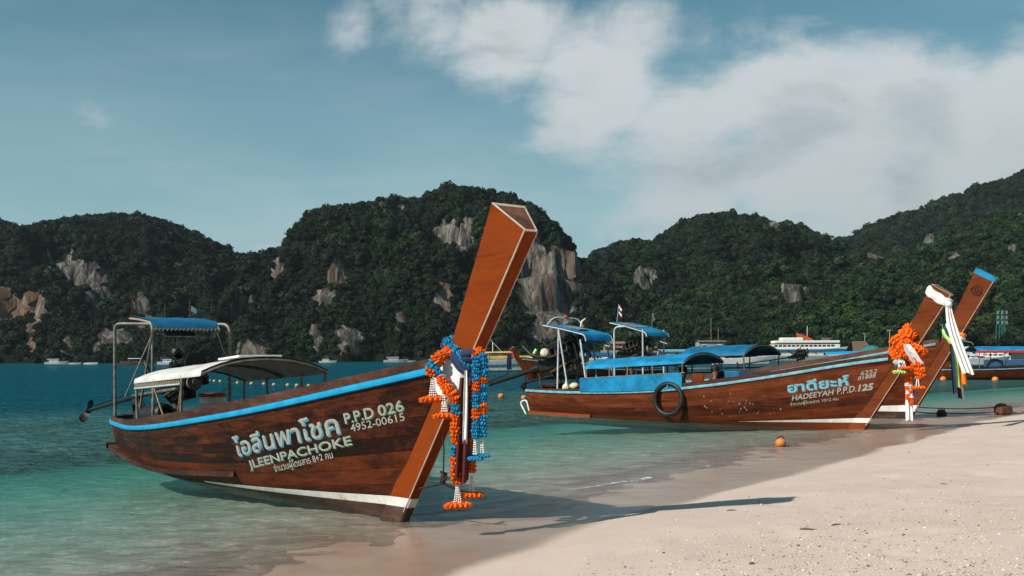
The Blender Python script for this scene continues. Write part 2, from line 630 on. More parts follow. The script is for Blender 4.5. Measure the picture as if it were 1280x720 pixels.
def sand_z(X, Y, d=None, detail=True):
    if d is None:
        d = shore_d(X, Y)
    lob = .14 * vnoise(X * .32, Y * .32, 5) + .07 * vnoise(X * .9, Y * .9, 6)
    dd = d + lob * np.exp(-np.abs(d) / 3)
    land = .055 + 1.5 * (1 - np.exp(-np.maximum(dd, 0) / 20))
    dd = np.where(dd < 0, dd - .95 * np.exp(-(((X + .05) / 1.15) ** 2 + ((Y - 10.7) / 1.5) ** 2)) * np.clip(-dd / .25, 0, 1), dd)
    s = -np.minimum(dd, 0)
    sea = .055 - .036 * np.minimum(s, 2.2) - .062 * np.clip(s - 2.2, 0, 4) - .075 * np.clip(s - 6.2, 0, 12) - .09 * np.clip(s - 18.2, 0, 30)
    z = np.where(dd > 0, land, sea)
    dry = np.clip(d / 1.2, 0, 1)
    if detail:
        z = z + dry * (.012 * vnoise(X * .8, Y * .8, 11) + .007 * vnoise(X * 2.6, Y * 2.6, 12) + .004 * vnoise(X * 7, Y * 7, 13))
        dents = vnoise(X * 2.1 + 3, Y * 2.1, 14)
        z = z - dry * .020 * np.clip(dents - .42, 0, .3) / .3
        z = z + np.clip(-d / 2, 0, 1) * (.016 * vnoise(X * 1.3, Y * 2.4, 15) + .020 * vnoise(X * 2.3 + .5 * Y, Y * 3.4 - .6 * X, 16) + .010 * vnoise(X * 5.1, Y * 5.6, 17))
    return z


def graded(lo, hi, a, b, step, g=1.07):
    mid = list(np.arange(a, b + step * .5, step))
    up, dn = [], []
    x, s = mid[-1], step
    while x < hi:
        s *= g
        x += s
        up.append(x)
    x, s = mid[0], step
    while x > lo:
        s *= g
        x -= s
        dn.append(x)
    return np.array(dn[::-1] + mid + up)


# ---- sand material
m, t, out = new_mat('beach sand')
geo = t.add('ShaderNodeNewGeometry').outputs['Position']
wet = t.add('ShaderNodeAttribute', attribute_name='wet').outputs['Fac']
wn = t.noise(geo, 2.2, 5, .6)
wet = t.smooth(t.math('ADD', wet, t.math('MULTIPLY_ADD', wn, .4, -.2)), .22, .78)
fine = t.noise(geo, 160, 4, .7)
big = t.noise(geo, 1.1, 6, .62)
grit = t.noise(geo, 55, 3, .55)
c = t.mix(t.smooth(big, .3, .7), (.495, .383, .328), (.555, .438, .378))
c = t.mix(t.math('MULTIPLY', t.smooth(fine, .35, .7), .35), c, (.60, .50, .42))
vor = t.add('ShaderNodeTexVoronoi', feature='F1')
t.put(vor.inputs['Vector'], geo)
t.put(vor.inputs['Scale'], 46)
gritzone = t.smooth(t.noise(geo, .55, 4, .6), .42, .6)
pb = t.math('MULTIPLY', t.smooth(vor.outputs['Distance'], .10, .16, 1, 0), gritzone)
pcol = t.ramp(vor.outputs['Color'], [(.25, (.72, .62, .54)), (.6, (.46, .34, .26)), (.9, (.16, .10, .075))])
c = t.mix(t.math('MULTIPLY', pb, .28), c, pcol)
c = t.mix(t.math('MULTIPLY', t.smooth(grit, .64, .74), .2), c, (.25, .17, .12))
wetc = t.mix(t.smooth(big, .3, .7), (.275, .185, .138), (.33, .235, .178))
wetc = t.mix(t.add('ShaderNodeAttribute', attribute_name='under').outputs['Fac'], wetc, t.mix(t.smooth(big, .3, .7), (.40, .335, .265), (.50, .42, .34)))
c = t.mix(wet, c, wetc)
rough = t.mix(wet, (.95,) * 3, (.30,) * 3)
h = t.math('ADD', t.math('MULTIPLY', fine, .35), t.math('ADD', t.math('MULTIPLY', grit, .5), t.math('MULTIPLY', pb, .7)))
h = t.math('MULTIPLY', h, t.math('SUBTRACT', 1.0, t.math('MULTIPLY', wet, .9)))
principled(t, out, c, rough, normal=bump(t, h, .55, .012), spec=t.mix(wet, (.2,) * 3, (.5,) * 3))
M_sand = m

gx = graded(-1600, 1600, -4.5, 17, .085, 1.09)
gy = graded(-180, 1450, 5.5, 28, .085, 1.09)
GX, GY = np.meshgrid(gx, gy)
GD = shore_d(GX, GY)
GZ = sand_z(GX, GY, GD)
GZ = np.maximum(GZ, -5.0)
wet_a = np.clip(.5 - (GD - .02 + .14 * vnoise(GX * .9, GY * .9, 21)) / .4, 0, 1)
V = np.stack([GX, GY, GZ], 2).reshape(-1, 3)
beach = link_mesh('beach', np_mesh('beach', V, grid_faces(len(gy), len(gx)), True, {'wet': wet_a.ravel(), 'under': np.clip((-GZ - .015) / .07, 0, 1).ravel()}), M_sand, kind='structure')

# ---- water material: clear over the sand, turquoise with depth
m, t, out = new_mat('sea water')
geo = t.add('ShaderNodeNewGeometry').outputs['Position']
depth = t.add('ShaderNodeAttribute', attribute_name='depth').outputs['Fac']
foam_a = t.add('ShaderNodeAttribute', attribute_name='foam').outputs['Fac']
dp = t.math('MAXIMUM', depth, 0.0)
w1 = t.noise(t.map(geo, rot=(0, 0, .5), scale=(.55, 1.5, 1)), 1.15, 5, .55, .5)
w2 = t.noise(t.map(geo, rot=(0, 0, -.25), scale=(.7, 1.5, 1)), 3.6, 4, .55, .4)
w3 = t.noise(t.map(geo, rot=(0, 0, .15), scale=(.5, 1.6, 1)), .33, 4, .55, .3)
w4 = t.noise(t.map(geo, rot=(0, 0, .35), scale=(.7, 1.4, 1)), 8.5, 3, .6, .3)
w2r = t.math('SUBTRACT', 1.0, t.math('ABSOLUTE', t.math('MULTIPLY_ADD', w2, 4.0, -2.0)))
w1r = t.math('SUBTRACT', 1.0, t.math('ABSOLUTE', t.math('MULTIPLY_ADD', w1, 4.0, -2.0)))
hh = t.math('ADD', t.math('MULTIPLY', w1, .40), t.math('ADD', t.math('MULTIPLY', w2, .30), t.math('MULTIPLY', w3, .75)))
hh = t.math('ADD', hh, t.math('ADD', t.math('MULTIPLY', w1r, .17), t.math('ADD', t.math('MULTIPLY', w4, .07), t.math('MULTIPLY', w2r, .10))))
hh = t.math('MULTIPLY', hh, t.smooth(dp, -.01, .45, .22, 1.0))
BP = bp = t.add('ShaderNodeBump')
t.put(bp.inputs['Height'], hh)
bp.inputs['Strength'].default_value = 1.0
bp.inputs['Distance'].default_value = .6
tr = t.add('ShaderNodeCombineColor')
for i, k in enumerate((1.5, .13, .20)):
    t.put(tr.inputs[i], t.math('POWER', 2.71828, t.math('MULTIPLY', dp, -k * .85)))
body = t.math('MAXIMUM', t.math('SUBTRACT', 1.0, t.math('POWER', 2.71828, t.math('MULTIPLY', dp, -.42))), t.smooth(dp, .5, 2.2))
tp = t.add('ShaderNodeBsdfTransparent')
t.put(tp.inputs[0], tr.outputs[0])
deep = t.smooth(dp, .30, 2.1)
df = t.add('ShaderNodeBsdfDiffuse')
t.put(df.inputs[0], t.mix(deep, (.165, .41, .385), (.002, .065, .092)))
t.l.new(BP.outputs[0], df.inputs['Normal'])
ms = t.add('ShaderNodeMixShader')
t.put(ms.inputs[0], body)
t.l.new(tp.outputs[0], ms.inputs[1])
t.l.new(df.outputs[0], ms.inputs[2])
gl = t.add('ShaderNodeBsdfGlossy')
gl.inputs['Roughness'].default_value = .035
gl.inputs['Color'].default_value = (.92, .97, 1, 1)
t.l.new(bp.outputs[0], gl.inputs['Normal'])
fr = t.add('ShaderNodeFresnel')
fr.inputs['IOR'].default_value = 1.33
t.l.new(bp.outputs[0], fr.inputs['Normal'])
ms2 = t.add('ShaderNodeMixShader')
t.put(ms2.inputs[0], t.math('MULTIPLY', fr.outputs[0], .50))
t.l.new(ms.outputs[0], ms2.inputs[1])
t.l.new(gl.outputs[0], ms2.inputs[2])
fd = t.add('ShaderNodeBsdfDiffuse')
fd.inputs[0].default_value = (.72, .74, .74, 1)
fn = t.noise(geo, 22, 5, .7)
fn2 = t.noise(geo, 3.2, 4, .6)
ff = t.math('ADD', t.math('MULTIPLY', fn, .55), t.math('MULTIPLY', fn2, .6))
ff = t.smooth(t.math('ADD', ff, t.math('MULTIPLY_ADD', foam_a, .62, -.60)), .42, .72, 0, .8)
ff = t.math('MULTIPLY', ff, t.smooth(foam_a, .02, .2))
ms3 = t.add('ShaderNodeMixShader')
t.put(ms3.inputs[0], ff)
t.l.new(ms2.outputs[0], ms3.inputs[1])
t.l.new(fd.outputs[0], ms3.inputs[2])
t.l.new(ms3.outputs[0], out.inputs[0])
M_water = m

wx = graded(-1500, 1500, -11, 13, .10, 1.075)
wy = graded(-60, 1150, 5.5, 26, .10, 1.065)
WX, WY = np.meshgrid(wx, wy)
WD = shore_d(WX, WY)
SZ = np.maximum(sand_z(WX, WY, WD, True), -5.0)
dep = -SZ
ca, sa = math.cos(.45), math.sin(.45)
UX, UY = WX * ca + WY * sa, -WX * sa + WY * ca
wave = .55 * fbm(UX * .55, UY * 1.15, 31, 3) + .45 * vnoise(UX * 1.3, UY * 2.3, 37)
amp = .075 * np.clip(dep / .9, 0.05, 1)
WZ = wave * amp + .012 * vnoise(WX * .5, WY * .5, 41) * np.clip(dep / .1, 0, 1)
# one small wave breaking along the edge
edge = -WD - .35 + .5 * vnoise(WX * .25, WY * .25, 43) + .15 * vnoise(WX * 1.1, WY * 1.1, 44)
along = np.exp(-((WX - 2.45) / .8) ** 2) + .8 * np.exp(-((WX - 15.5) / 3.2) ** 2) + .35 * np.exp(-((WX - .9) / .9) ** 2)
ridge = np.exp(-((edge - 1.42) / .20) ** 2)
foam = np.clip(along, 0, 1) * (.72 + .5 * vnoise(WX * 2.2, WY * 2.2, 46)) * np.exp(-((edge - 1.32) / .20) ** 2) + .80 * np.exp(-((edge - 1.24) / .06) ** 2) * np.clip(.55 + 1.1 * vnoise(WX * .6, WY * .6, 45), 0, 1)
foam = np.where(WY < 60, foam, 0)
WZ = WZ + .05 * ridge * np.clip(along, .05, 1)
V = np.stack([WX, WY, WZ], 2).reshape(-1, 3)
fcs = grid_faces(len(wy), len(wx))
keep = (WD.ravel()[fcs].min(1) < .7)
water = link_mesh('water', np_mesh('water', V, fcs[keep], True, {'depth': dep.ravel(), 'foam': foam.ravel()}), M_water, kind='structure')

# ---- hills
m, t, out = new_mat('karst hillside')
geo = t.add('ShaderNodeNewGeometry').outputs['Position']
rk = t.add('ShaderNodeAttribute', attribute_name='rock').outputs['Fac']
tint = t.add('ShaderNodeAttribute', attribute_name='ochre').outputs['Fac']
sv = t.map(geo, scale=(1, 1, .22))
st1 = t.noise(sv, .17, 8, .72, .6)
st2 = t.noise(sv, .55, 6, .68, .3)
c = t.ramp(st1, [(.36, (.012, .015, .016)), (.47, (.070, .070, .067)), (.60, (.27, .245, .21))])
c = t.mix(t.math('MULTIPLY', t.smooth(st2, .50, .62), .7), c, (.035, .042, .04))
och = t.math('MULTIPLY', tint, t.smooth(t.noise(sv, .055, 5, .6), .38, .6))
c = t.mix(t.math('MULTIPLY', och, .75), c, (.24, .11, .055))
rockn = t.math('ADD', rk, t.math('MULTIPLY_ADD', t.noise(geo, .12, 5, .65), .5, -.25))
c = t.mix(t.smooth(rockn, .32, .5), (.008, .013, .008), c)
principled(t, out, c, .95, normal=bump(t, t.math('ADD', st1, t.math('MULTIPLY', st2, .5)), .9, 6.0), spec=.1)
M_hill = m

m, t, out = new_mat('forest leaves')
rnd = t.add('ShaderNodeObjectInfo').outputs['Random']
geo = t.add('ShaderNodeNewGeometry').outputs['Position']
patch = t.noise(geo, .022, 4, .6)
c = t.ramp(rnd, [(0, (.0045, .0105, .0060)), (.35, (.008, .0175, .0080)), (.75, (.012, .025, .0098)), (.93, (.021, .034, .013)), (1, (.034, .034, .018))])
c = t.mix(t.smooth(patch, .38, .62), c, t.mix(1, c, (.62, .66, .70), 'MULTIPLY'))
lf = t.noise(geo, .9, 4, .7)
c = t.mix(1, c, t.smooth(lf, .3, .7, .55, 1.35), 'MULTIPLY')
b = principled(t, out, c, .75, spec=.15)
M_leaf = m


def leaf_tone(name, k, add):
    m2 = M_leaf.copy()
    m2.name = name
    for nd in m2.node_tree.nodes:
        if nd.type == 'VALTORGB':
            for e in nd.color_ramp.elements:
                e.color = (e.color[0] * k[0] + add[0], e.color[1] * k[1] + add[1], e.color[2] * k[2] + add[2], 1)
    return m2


M_leaf_sunlit = leaf_tone('young forest leaves', (1.55, 1.75, 1.3), (.002, .004, .001))  # lighter copy of the leaves: sunlit slopes painted into the green, plus random variety


def crown_mesh(name, seed, leaves=190, mat=None):
    r = np.random.default_rng(seed)
    vs, fs = [], []
    bm = bmesh.new()
    bmesh.ops.create_icosphere(bm, subdivisions=2, radius=1)
    lob = [(Vector(r.normal(size=3)).normalized(), r.uniform(.2, .5)) for _ in range(7)]
    def rad(d):
        k = .62
        for q, a in lob:
            k += a * max(0, d.dot(q)) ** 4
        return k
    for v in bm.verts:
        d = v.co.normalized()
        v.co = d * rad(d) * .78
        v.co.z *= .8
    base = [tuple(v.co) for v in bm.verts]
    bm.verts.ensure_lookup_table()
    fs = [tuple(v.index for v in f.verts) for f in bm.faces]
    vs = base[:]
    bm.free()
    for _ in range(leaves):
        d = Vector(r.normal(size=3)).normalized()
        if d.z < -.4:
            d.z *= -1
        p = d * rad(d) * r.uniform(.82, 1.12)
        p.z *= .82
        nrm = (d + Vector(r.normal(size=3)) * .55).normalized()
        u = nrm.cross(Vector(r.normal(size=3))).normalized()
        w = nrm.cross(u)
        s = r.uniform(.11, .27)
        k = len(vs)
        vs += [tuple(p + u * s), tuple(p + w * s * .8), tuple(p - u * s), tuple(p - w * s * .8)]
        fs.append((k, k + 1, k + 2, k + 3))
    me = bpy.data.meshes.new(name)
    me.from_pydata(vs, [], fs)
    me.materials.append(mat or M_leaf)
    return me


CROWNS = [bpy.data.objects.new('tree_crown', crown_mesh('tree crown', 3 + i)) for i in range(3)]


def scatter_group(proto):
    ng = bpy.data.node_groups.new('scatter', 'GeometryNodeTree')
    ng.interface.new_socket('Geometry', in_out='INPUT', socket_type='NodeSocketGeometry')
    ng.interface.new_socket('Geometry', in_out='OUTPUT', socket_type='NodeSocketGeometry')
    N, L = ng.nodes, ng.links
    gi, go = N.new('NodeGroupInput'), N.new('NodeGroupOutput')
    oi = N.new('GeometryNodeObjectInfo')
    oi.inputs['Object'].default_value = proto
    ip = N.new('GeometryNodeInstanceOnPoints')
    at = N.new('GeometryNodeInputNamedAttribute')
    at.data_type = 'FLOAT'
    at.inputs['Name'].default_value = 'size'
    rv = N.new('FunctionNodeRandomValue')
    rv.data_type = 'FLOAT_VECTOR'
    rv.inputs[0].default_value = (-.15, -.15, 0)
    rv.inputs[1].default_value = (.15, .15, 6.28)
    L.new(gi.outputs[0], ip.inputs['Points'])
    L.new(oi.outputs['Geometry'], ip.inputs['Instance'])
    L.new(rv.outputs[0], ip.inputs['Rotation'])
    L.new(at.outputs[0], ip.inputs['Scale'])
    L.new(ip.outputs[0], go.inputs[0])
    return ng


CROWNS2 = [bpy.data.objects.new('tree_crown', crown_mesh('tree crown', 13 + i, mat=M_leaf_sunlit)) for i in range(3)]
GROUPS = [scatter_group(o) for o in CROWNS]
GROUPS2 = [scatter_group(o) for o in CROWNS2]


def scatter(name, pts, size, groups):
    pick = rng.integers(0, 3, len(pts))
    for k in range(3):
        s = pick == k
        if not s.any():
            continue
        me = np_mesh(name, pts[s], np.zeros((0, 4), int), attrs={'size': size[s]})
        o = link_mesh(name, me, None, kind='stuff')
        md = o.modifiers.new('scatter', 'NODES')
        md.node_group = groups[k]


def proj_np(X, Y, Z):
    a, b = X / Y * F, -(Z - H) / Y * F
    return 640 + a + ROLL * b, 448 + b - ROLL * a


def hill(profile, Yf, Yr, px0, px1, rocks, seed, step=3.2, power=.62, relief=1.0, crown=3.0, density=.085, back=120, foot=None, rock_noise=.0, sunlit=0.0):
    prof = np.array(profile, float)
    sxr = prof[:, 0] - 640
    syr = -(prof[:, 1] - 448 + ROLL * sxr)
    xs = np.arange((px0 - 640) / F * Yr, (px1 - 640) / F * Yr, step)
    ys = np.arange(Yf - 20, Yr + back, step)
    X, Y = np.meshgrid(xs, ys)
    warp = 26 * fbm(X / 120, Y / 120, seed + 50, 4)
    hx = np.interp((X + warp * .25) / Yr * F, sxr, syr) / F * Yr + H - crown * 1.1
    hx = np.maximum(hx, 0)
    yf = Yf + 34 * fbm(X / 85, X * 0 + seed, seed + 1, 4) + 10
    if foot is not None:
        yf = yf + np.interp(X / Yr * F + 640, [f[0] for f in foot], [f[1] for f in foot])
    tt = (Y + warp - yf) / (Yr - yf)
    tc = np.clip(tt, 0, 1)
    shape = np.where(tt <= 1, np.power(tc, power) * (1 - .10 * np.sin(np.pi * tc)), np.clip(1 - (tt - 1) * 1.6, 0, 1))
    Z = hx * shape
    env = np.clip(np.sin(np.pi * np.clip(tt, 0, 1)), 0, 1) * np.clip(hx / 60, 0, 1)
    rid = 1 - np.abs(fbm(X / 62, Y / 95, seed + 2, 5)) * 2.2
    Z = Z + relief * env * (27 * (rid - .55) + 19 * fbm(X / 34, Y / 34, seed + 3, 4))
    Z = np.where(tt < 0, -3 + 0 * Z, np.maximum(Z, -3))
    # rock faces
    px, py = proj_np(X, Y, Z)
    rn = fbm(X / 16, Z / 30 + Y / 60, seed + 7, 4)
    rock = np.zeros_like(X)
    och = np.zeros_like(X)
    for (cx_, cy_, rx, ry, o) in rocks:
        q = 1.15 - np.sqrt(((px - cx_) / rx) ** 2 + ((py - cy_) / ry) ** 2) + rn * .6
        q = np.clip(q * 1.6, 0, 1)
        rock = np.maximum(rock, q)
        och = np.maximum(och, q * o)
    if rock_noise:
        gzy, gzx = np.gradient(Z, step)
        steep = np.hypot(gzx, gzy)
        rock = np.maximum(rock, np.clip((steep - 1.35) * 1.2 + rn * .9 - .55, 0, 1) * rock_noise)
    wgt = np.clip(rock * 1.4, 0, 1) * .95 + .30 * np.clip(env, 0, 1) * (1 - np.clip(rock * 1.4, 0, 1))
    stp = 26.0
    fz = Z / stp + .55 * fbm(X / 55, Y / 55, seed + 12, 3)
    fr_ = fz - np.floor(fz)
    sm = np.clip((fr_ - .5) * 3.2 + .5, 0, 1)
    sm = sm * sm * (3 - 2 * sm)
    Z = np.where(tt < 0, Z, Z + wgt * stp * (sm - fr_) * np.clip(hx / 50, 0, 1) * np.clip(tt * 6, 0, 1))
    cliff = np.clip(1.25 - np.abs(fr_ - .5) * 2.1, 0, 1)
    rock = rock * (.45 + .55 * cliff)
    Yd = Y + rock * (10 * fbm(X / 8, Z / 60, seed + 9, 4) + 2)
    me = np_mesh('hill', np.stack([X, Yd, Z], 2).reshape(-1, 3), grid_faces(len(ys), len(xs)), True, {'rock': rock.ravel(), 'ochre': och.ravel()})
    link_mesh('hill', me, M_hill, kind='structure')
    # forest over everything that is not bare rock
    gzy, gzx = np.gradient(Z, step)
    area = step * step * np.sqrt(1 + gzx ** 2 + gzy ** 2)
    p = area * density * np.clip(1.15 - rock * 2.2, 0, 1) * (Z > .4) * (tt < 1.12)
    n = rng.poisson(p)
    i, j = np.nonzero(n)
    rep = np.repeat(np.arange(len(i)), n[i, j])
    i, j = i[rep], j[rep]
    ox, oy = rng.uniform(-.5, .5, (2, len(i))) * step
    x, y = X[i, j] + ox, Yd[i, j] + oy
    z = Z[i, j] + ox * gzx[i, j] + oy * gzy[i, j]
    s = crown * rng.lognormal(0, .30, len(i)) * np.where(rng.random(len(i)) < .06, 1.5, 1)
    pts = np.stack([x, y, z + s * .35], 1)
    lit = (fbm(x / 60, y / 60, seed + 30, 3) * .9 + sunlit + rng.uniform(-.25, .25, len(x))) > .5  # crowns that get the brighter leaves; most on the slope painted as sunlit
    scatter('forest', pts[~lit], s[~lit], GROUPS)
    scatter('forest', pts[lit], s[lit], GROUPS2)
    return len(pts)


nt = 0
# far right ridge
nt += hill([(960, 330), (1030, 303), (1060, 296), (1075, 287), (1100, 277), (1150, 259), (1200, 239), (1240, 226), (1280, 214), (1340, 196), (1420, 190), (1500, 210)],
           940, 1330, 960, 1480, [], 410, step=6, power=.75, crown=3.8, density=.055, relief=1.2)
# wooded middle hill on the right
nt += hill([(660, 380), (700, 345), (725, 327), (745, 311), (775, 301), (803, 299), (814, 303), (830, 291), (860, 273), (880, 267), (920, 267), (960, 276), (985, 280), (1000, 283), (1020, 299), (1060, 312), (1110, 330), (1180, 360)],
           640, 1000, 660, 1180, [(808, 350, 15, 17, .1), (970, 285, 12, 8, .1), (1095, 325, 18, 10, .2)], 320, step=4.2, power=.66, crown=2.7, density=.105, sunlit=.25)
# left massif
nt += hill([(-160, 300), (-80, 262), (-30, 262), (0, 275), (15, 282), (40, 285), (62, 284), (90, 274), (125, 268), (170, 266), (200, 273), (240, 289), (275, 303), (300, 315), (318, 321), (340, 330), (380, 350)],
           610, 900, -160, 400, [(8, 388, 26, 24, .9), (42, 390, 16, 26, .75), (105, 345, 24, 20, .1), (122, 375, 18, 40, .1), (36, 425, 12, 26, .6), (140, 420, 22, 30, .1), (85, 330, 12, 22, .1), (60, 330, 8, 26, .1), (180, 400, 10, 30, .1), (128, 395, 10, 34, .0), (225, 420, 10, 22, .2), (82, 432, 9, 16, .4), (165, 440, 12, 14, .2)], 120, step=3.6, crown=2.3, density=.135, relief=1.25, rock_noise=.35, power=.55)
# centre massif
nt += hill([(215, 455), (245, 420), (275, 372), (305, 345), (325, 328), (340, 317), (352, 313), (360, 317), (368, 293), (390, 269), (420, 259), (470, 254), (500, 251), (520, 249), (540, 239), (570, 233), (600, 234), (640, 244), (670, 256), (690, 273), (702, 287), (720, 316), (737, 337), (757, 365), (790, 400), (830, 430)],
           585, 770, 190, 840, [(690, 365, 46, 72, .3), (664, 335, 28, 48, .25), (668, 300, 16, 18, .1), (300, 385, 16, 18, .8), (425, 350, 16, 22, .7), (405, 372, 16, 14, .2), (553, 374, 14, 12, .8), (435, 425, 18, 22, .1), (312, 437, 22, 14, .4), (560, 290, 22, 22, .1), (497, 262, 9, 12, .5), (478, 262, 8, 8, .2), (500, 400, 8, 16, .5), (395, 420, 10, 20, .1), (345, 345, 9, 16, .3), (610, 400, 14, 20, .3), (580, 300, 16, 26, .1)], 230, step=3.0, crown=1.95, density=.19, sunlit=.2, relief=1.1, rock_noise=.3, power=.58)
# nearer wooded slope behind the town
nt += hill([(560, 452), (640, 430), (700, 408), (760, 390), (800, 379), (850, 368), (900, 352), (930, 343), (960, 350), (1000, 352), (1040, 343), (1080, 335), (1130, 318), (1160, 301), (1200, 284), (1240, 273), (1280, 264), (1350, 250), (1450, 240)],
           500, 780, 560, 1450, [(1002, 366, 34, 19, .1), (949, 356, 9, 18, .0), (1192, 318, 14, 16, .15), (1265, 318, 9, 8, .1), (1160, 305, 8, 6, .1)], 520, step=3.4, crown=2.0, density=.15, power=.85, relief=.9, sunlit=.75, foot=[(560, 60), (700, 20), (800, 0), (1450, -20)])
print('forest crowns', nt)

# ---- the air: thin sea haze round everything
if HAZE > 0:
    m, t, out = new_mat('thin sea haze')
    pv = t.add('ShaderNodeVolumePrincipled')
    pv.inputs['Color'].default_value = (.72, .88, .95, 1)
    pv.inputs['Density'].default_value = HAZE
    pv.inputs['Anisotropy'].default_value = .2
    t.l.new(pv.outputs[0], out.inputs['Volume'])
    hz = MB().box((0, 800, 175), (3900, 2200, 366)).build('haze', m, kind='stuff')

# ------------------------------------------------------------------ long-tail boats
class Hull:
    """lines of a long-tail boat; local x forward from the stern, y to port, z up from the water"""
    def __init__(self, L, rake, sheer, beam, keel, ratio=.79, bulge=.30, stem=(.24, .10)):
        self.L, self.rake = L, rake
        self.zs, self.bs, self.zk = smoothtab(sheer), smoothtab(beam), smoothtab(keel)
        self.ratio, self.bulge = ratio, bulge
        self.qd, self.tb = stem

    def xstem(self, z):
        return self.L + self.rake * z - self.qd

    def P(self, q, w, side, off=0.0):
        zk, zs = self.zk(q), self.zs(q)
        z = zk + (zs - zk) * w
        x0 = -.10 * max(z, 0)
        x = x0 + q * (self.xstem(z) - x0)
        y = self.bs(q) * (self.ratio + (1 - self.ratio) * w) * (1 - (1 - min(max(w, 0), 1)) ** 6)
        y = max(y, .0)
        p = Vector((x, side * y, z))
        if off:
            e = .004
            pu = self.P(min(q + e, 1), w, side) - self.P(max(q - e, 0), w, side)
            pw = self.P(q, min(w + e, 1), side) - self.P(q, max(w - e, 0), side)
            n = pu.cross(pw) * (1 if side < 0 else -1)
            n = n.normalized() if n.length > 1e-9 else Vector((0, side, 0))
            if n.y * side < 0:
                n = -n
            p = p + n * off
        return p

    def at(self, x, z, side, off=0.0):
        q = x / self.xstem(z)
        for _ in range(3):
            x0 = -.10 * max(z, 0)
            q = (x - x0) / (self.xstem(z) - x0)
        q = min(max(q, 0), 1)
        w = (z - self.zk(q)) / (self.zs(q) - self.zk(q))
        return self.P(q, w, side, off)

    def transom(self, w, k, n, off=0.0):
        """point k of n round the stern from starboard to port"""
        a = self.P(0, w, -1)
        ang = -math.pi / 2 + math.pi * k / n
        b = abs(a.y)
        return Vector((a.x - self.bulge * math.cos(ang) * min(1, b / .35), b * math.sin(ang), a.z)) + Vector((-math.cos(ang), math.sin(ang), 0)) * off

    def rim(self, w=1.0, off=0.0, q1=1.0, nq=60, nt=14, dz=None):
        """line round the boat from the starboard bow, past the stern, to the port bow with outward directions"""
        pts = []
        for i in range(nq + 1):
            pts.append(self.P(q1 * (1 - i / nq), w, -1))
        for k in range(1, nt):
            pts.append(self.transom(w, k, nt))
        for i in range(nq + 1):
            pts.append(self.P(q1 * i / nq, w, 1))
        out = []
        for i, p in enumerate(pts):
            t = pts[min(i + 1, len(pts) - 1)] - pts[max(i - 1, 0)]
            t.z = 0
            t.normalize()
            o = Vector((t.y, -t.x, 0))
            if i < len(pts) // 2 and o.y > 0 and abs(o.y) > .5 or i > len(pts) // 2 and o.y < 0 and abs(o.y) > .5:
                o = -o
            if abs(o.x) > .5 and o.x > 0 and p.x < self.L * .5:
                o = -o
            out.append((p, o))
        return out


def sweep_rim(rim, sec, name, mat, parent, **tags):
    """sec: closed list of (outward, up) in metres, constant along the rim or a function of the fraction"""
    m = MB()
    rows = []
    n = len(rim)
    for i, (p, o) in enumerate(rim):
        s = sec(i / (n - 1)) if callable(sec) else sec
        rows.append([p + o * a + Vector((0, 0, b)) for a, b in s])
    m.grid(rows, closed_u=True, smooth=False)
    m.poly(rows[0][::-1])
    m.poly(rows[-1])
    return m.build(name, mat, parent, **tags)


def rect(a0, a1, b0, b1):
    return [(a0, b0), (a1, b0), (a1, b1), (a0, b1)]


def hull_strip(h, zlo, zhi, xa, xb, off, n=48, sides=(-1,), transom=False, rows=3):
    """painted or planked band between two height lines (functions of x)"""
    m = MB()
    for s in sides:
        g = []
        for i in range(n + 1):
            x = xa + (xb - xa) * i / n
            lo, hi = zlo(x), zhi(x)
            g.append([h.at(min(x, h.xstem(lo + (hi - lo) * r / rows)), lo + (hi - lo) * r / rows, s, off) for r in range(rows + 1)])
        m.grid(g, flip=(s < 0))
    return m


def stem_section(h, z, D0, t):
    """front-back wedge at height z: (x, y) corners in the horizontal plane"""
    xf = h.L + h.rake * z
    return xf


def make_stem(h, top, Dfn, tffn, tbfn, zlo=-.25, n=26, grow=0.0, level=False):
    """sloping stem and prow; cross sections square to its own axis"""
    ax = Vector((h.rake, 0, 1)).normalized()
    pp = Vector((1, 0, -h.rake)).normalized()
    rows = []
    k = 1 / math.sqrt(1 + h.rake ** 2)
    z0, z1 = zlo, top
    for i in range(n + 1):
        z = z0 + (z1 - z0) * i / n
        f = Vector((h.L + h.rake * z, 0, z))
        D, tf, tb = Dfn(z), tffn(z) + grow, tbfn(z) + grow
        fr, bk = f + pp * grow, f - pp * (D + grow)
        if level:
            bk = fr - Vector(((D + grow) / k, 0, 0))
        e = .014
        rows.append([fr + Vector((0, -tf + e, 0)), fr + Vector((0, -tf, 0)) - pp * e, bk + Vector((0, -tb, 0)), bk + Vector((0, tb, 0)), fr + Vector((0, tf, 0)) - pp * e, fr + Vector((0, tf - e, 0))])
    m = MB()
    m.grid(rows, closed_u=True, smooth=False)
    m.poly(rows[0][::-1])
    m.poly(rows[-1])
    return m, rows


def text_mesh(body, size=1.0, bold=0.0, shear=0.0, space=1.0):
    cu = bpy.data.curves.new('lettering', 'FONT')
    cu.body = body
    cu.size = size
    cu.offset = bold
    cu.shear = shear
    cu.space_character = space
    cu.resolution_u = 3
    o = bpy.data.objects.new('lettering', cu)
    C.objects.link(o)
    dg = bpy.context.evaluated_depsgraph_get()
    me = o.evaluated_get(dg).to_mesh()
    vs = [v.co.copy() for v in me.vertices]
    fs = [tuple(p.vertices) for p in me.polygons]
    o.evaluated_get(dg).to_mesh_clear()
    bpy.data.objects.remove(o)
    bpy.data.curves.remove(cu)
    return vs, fs


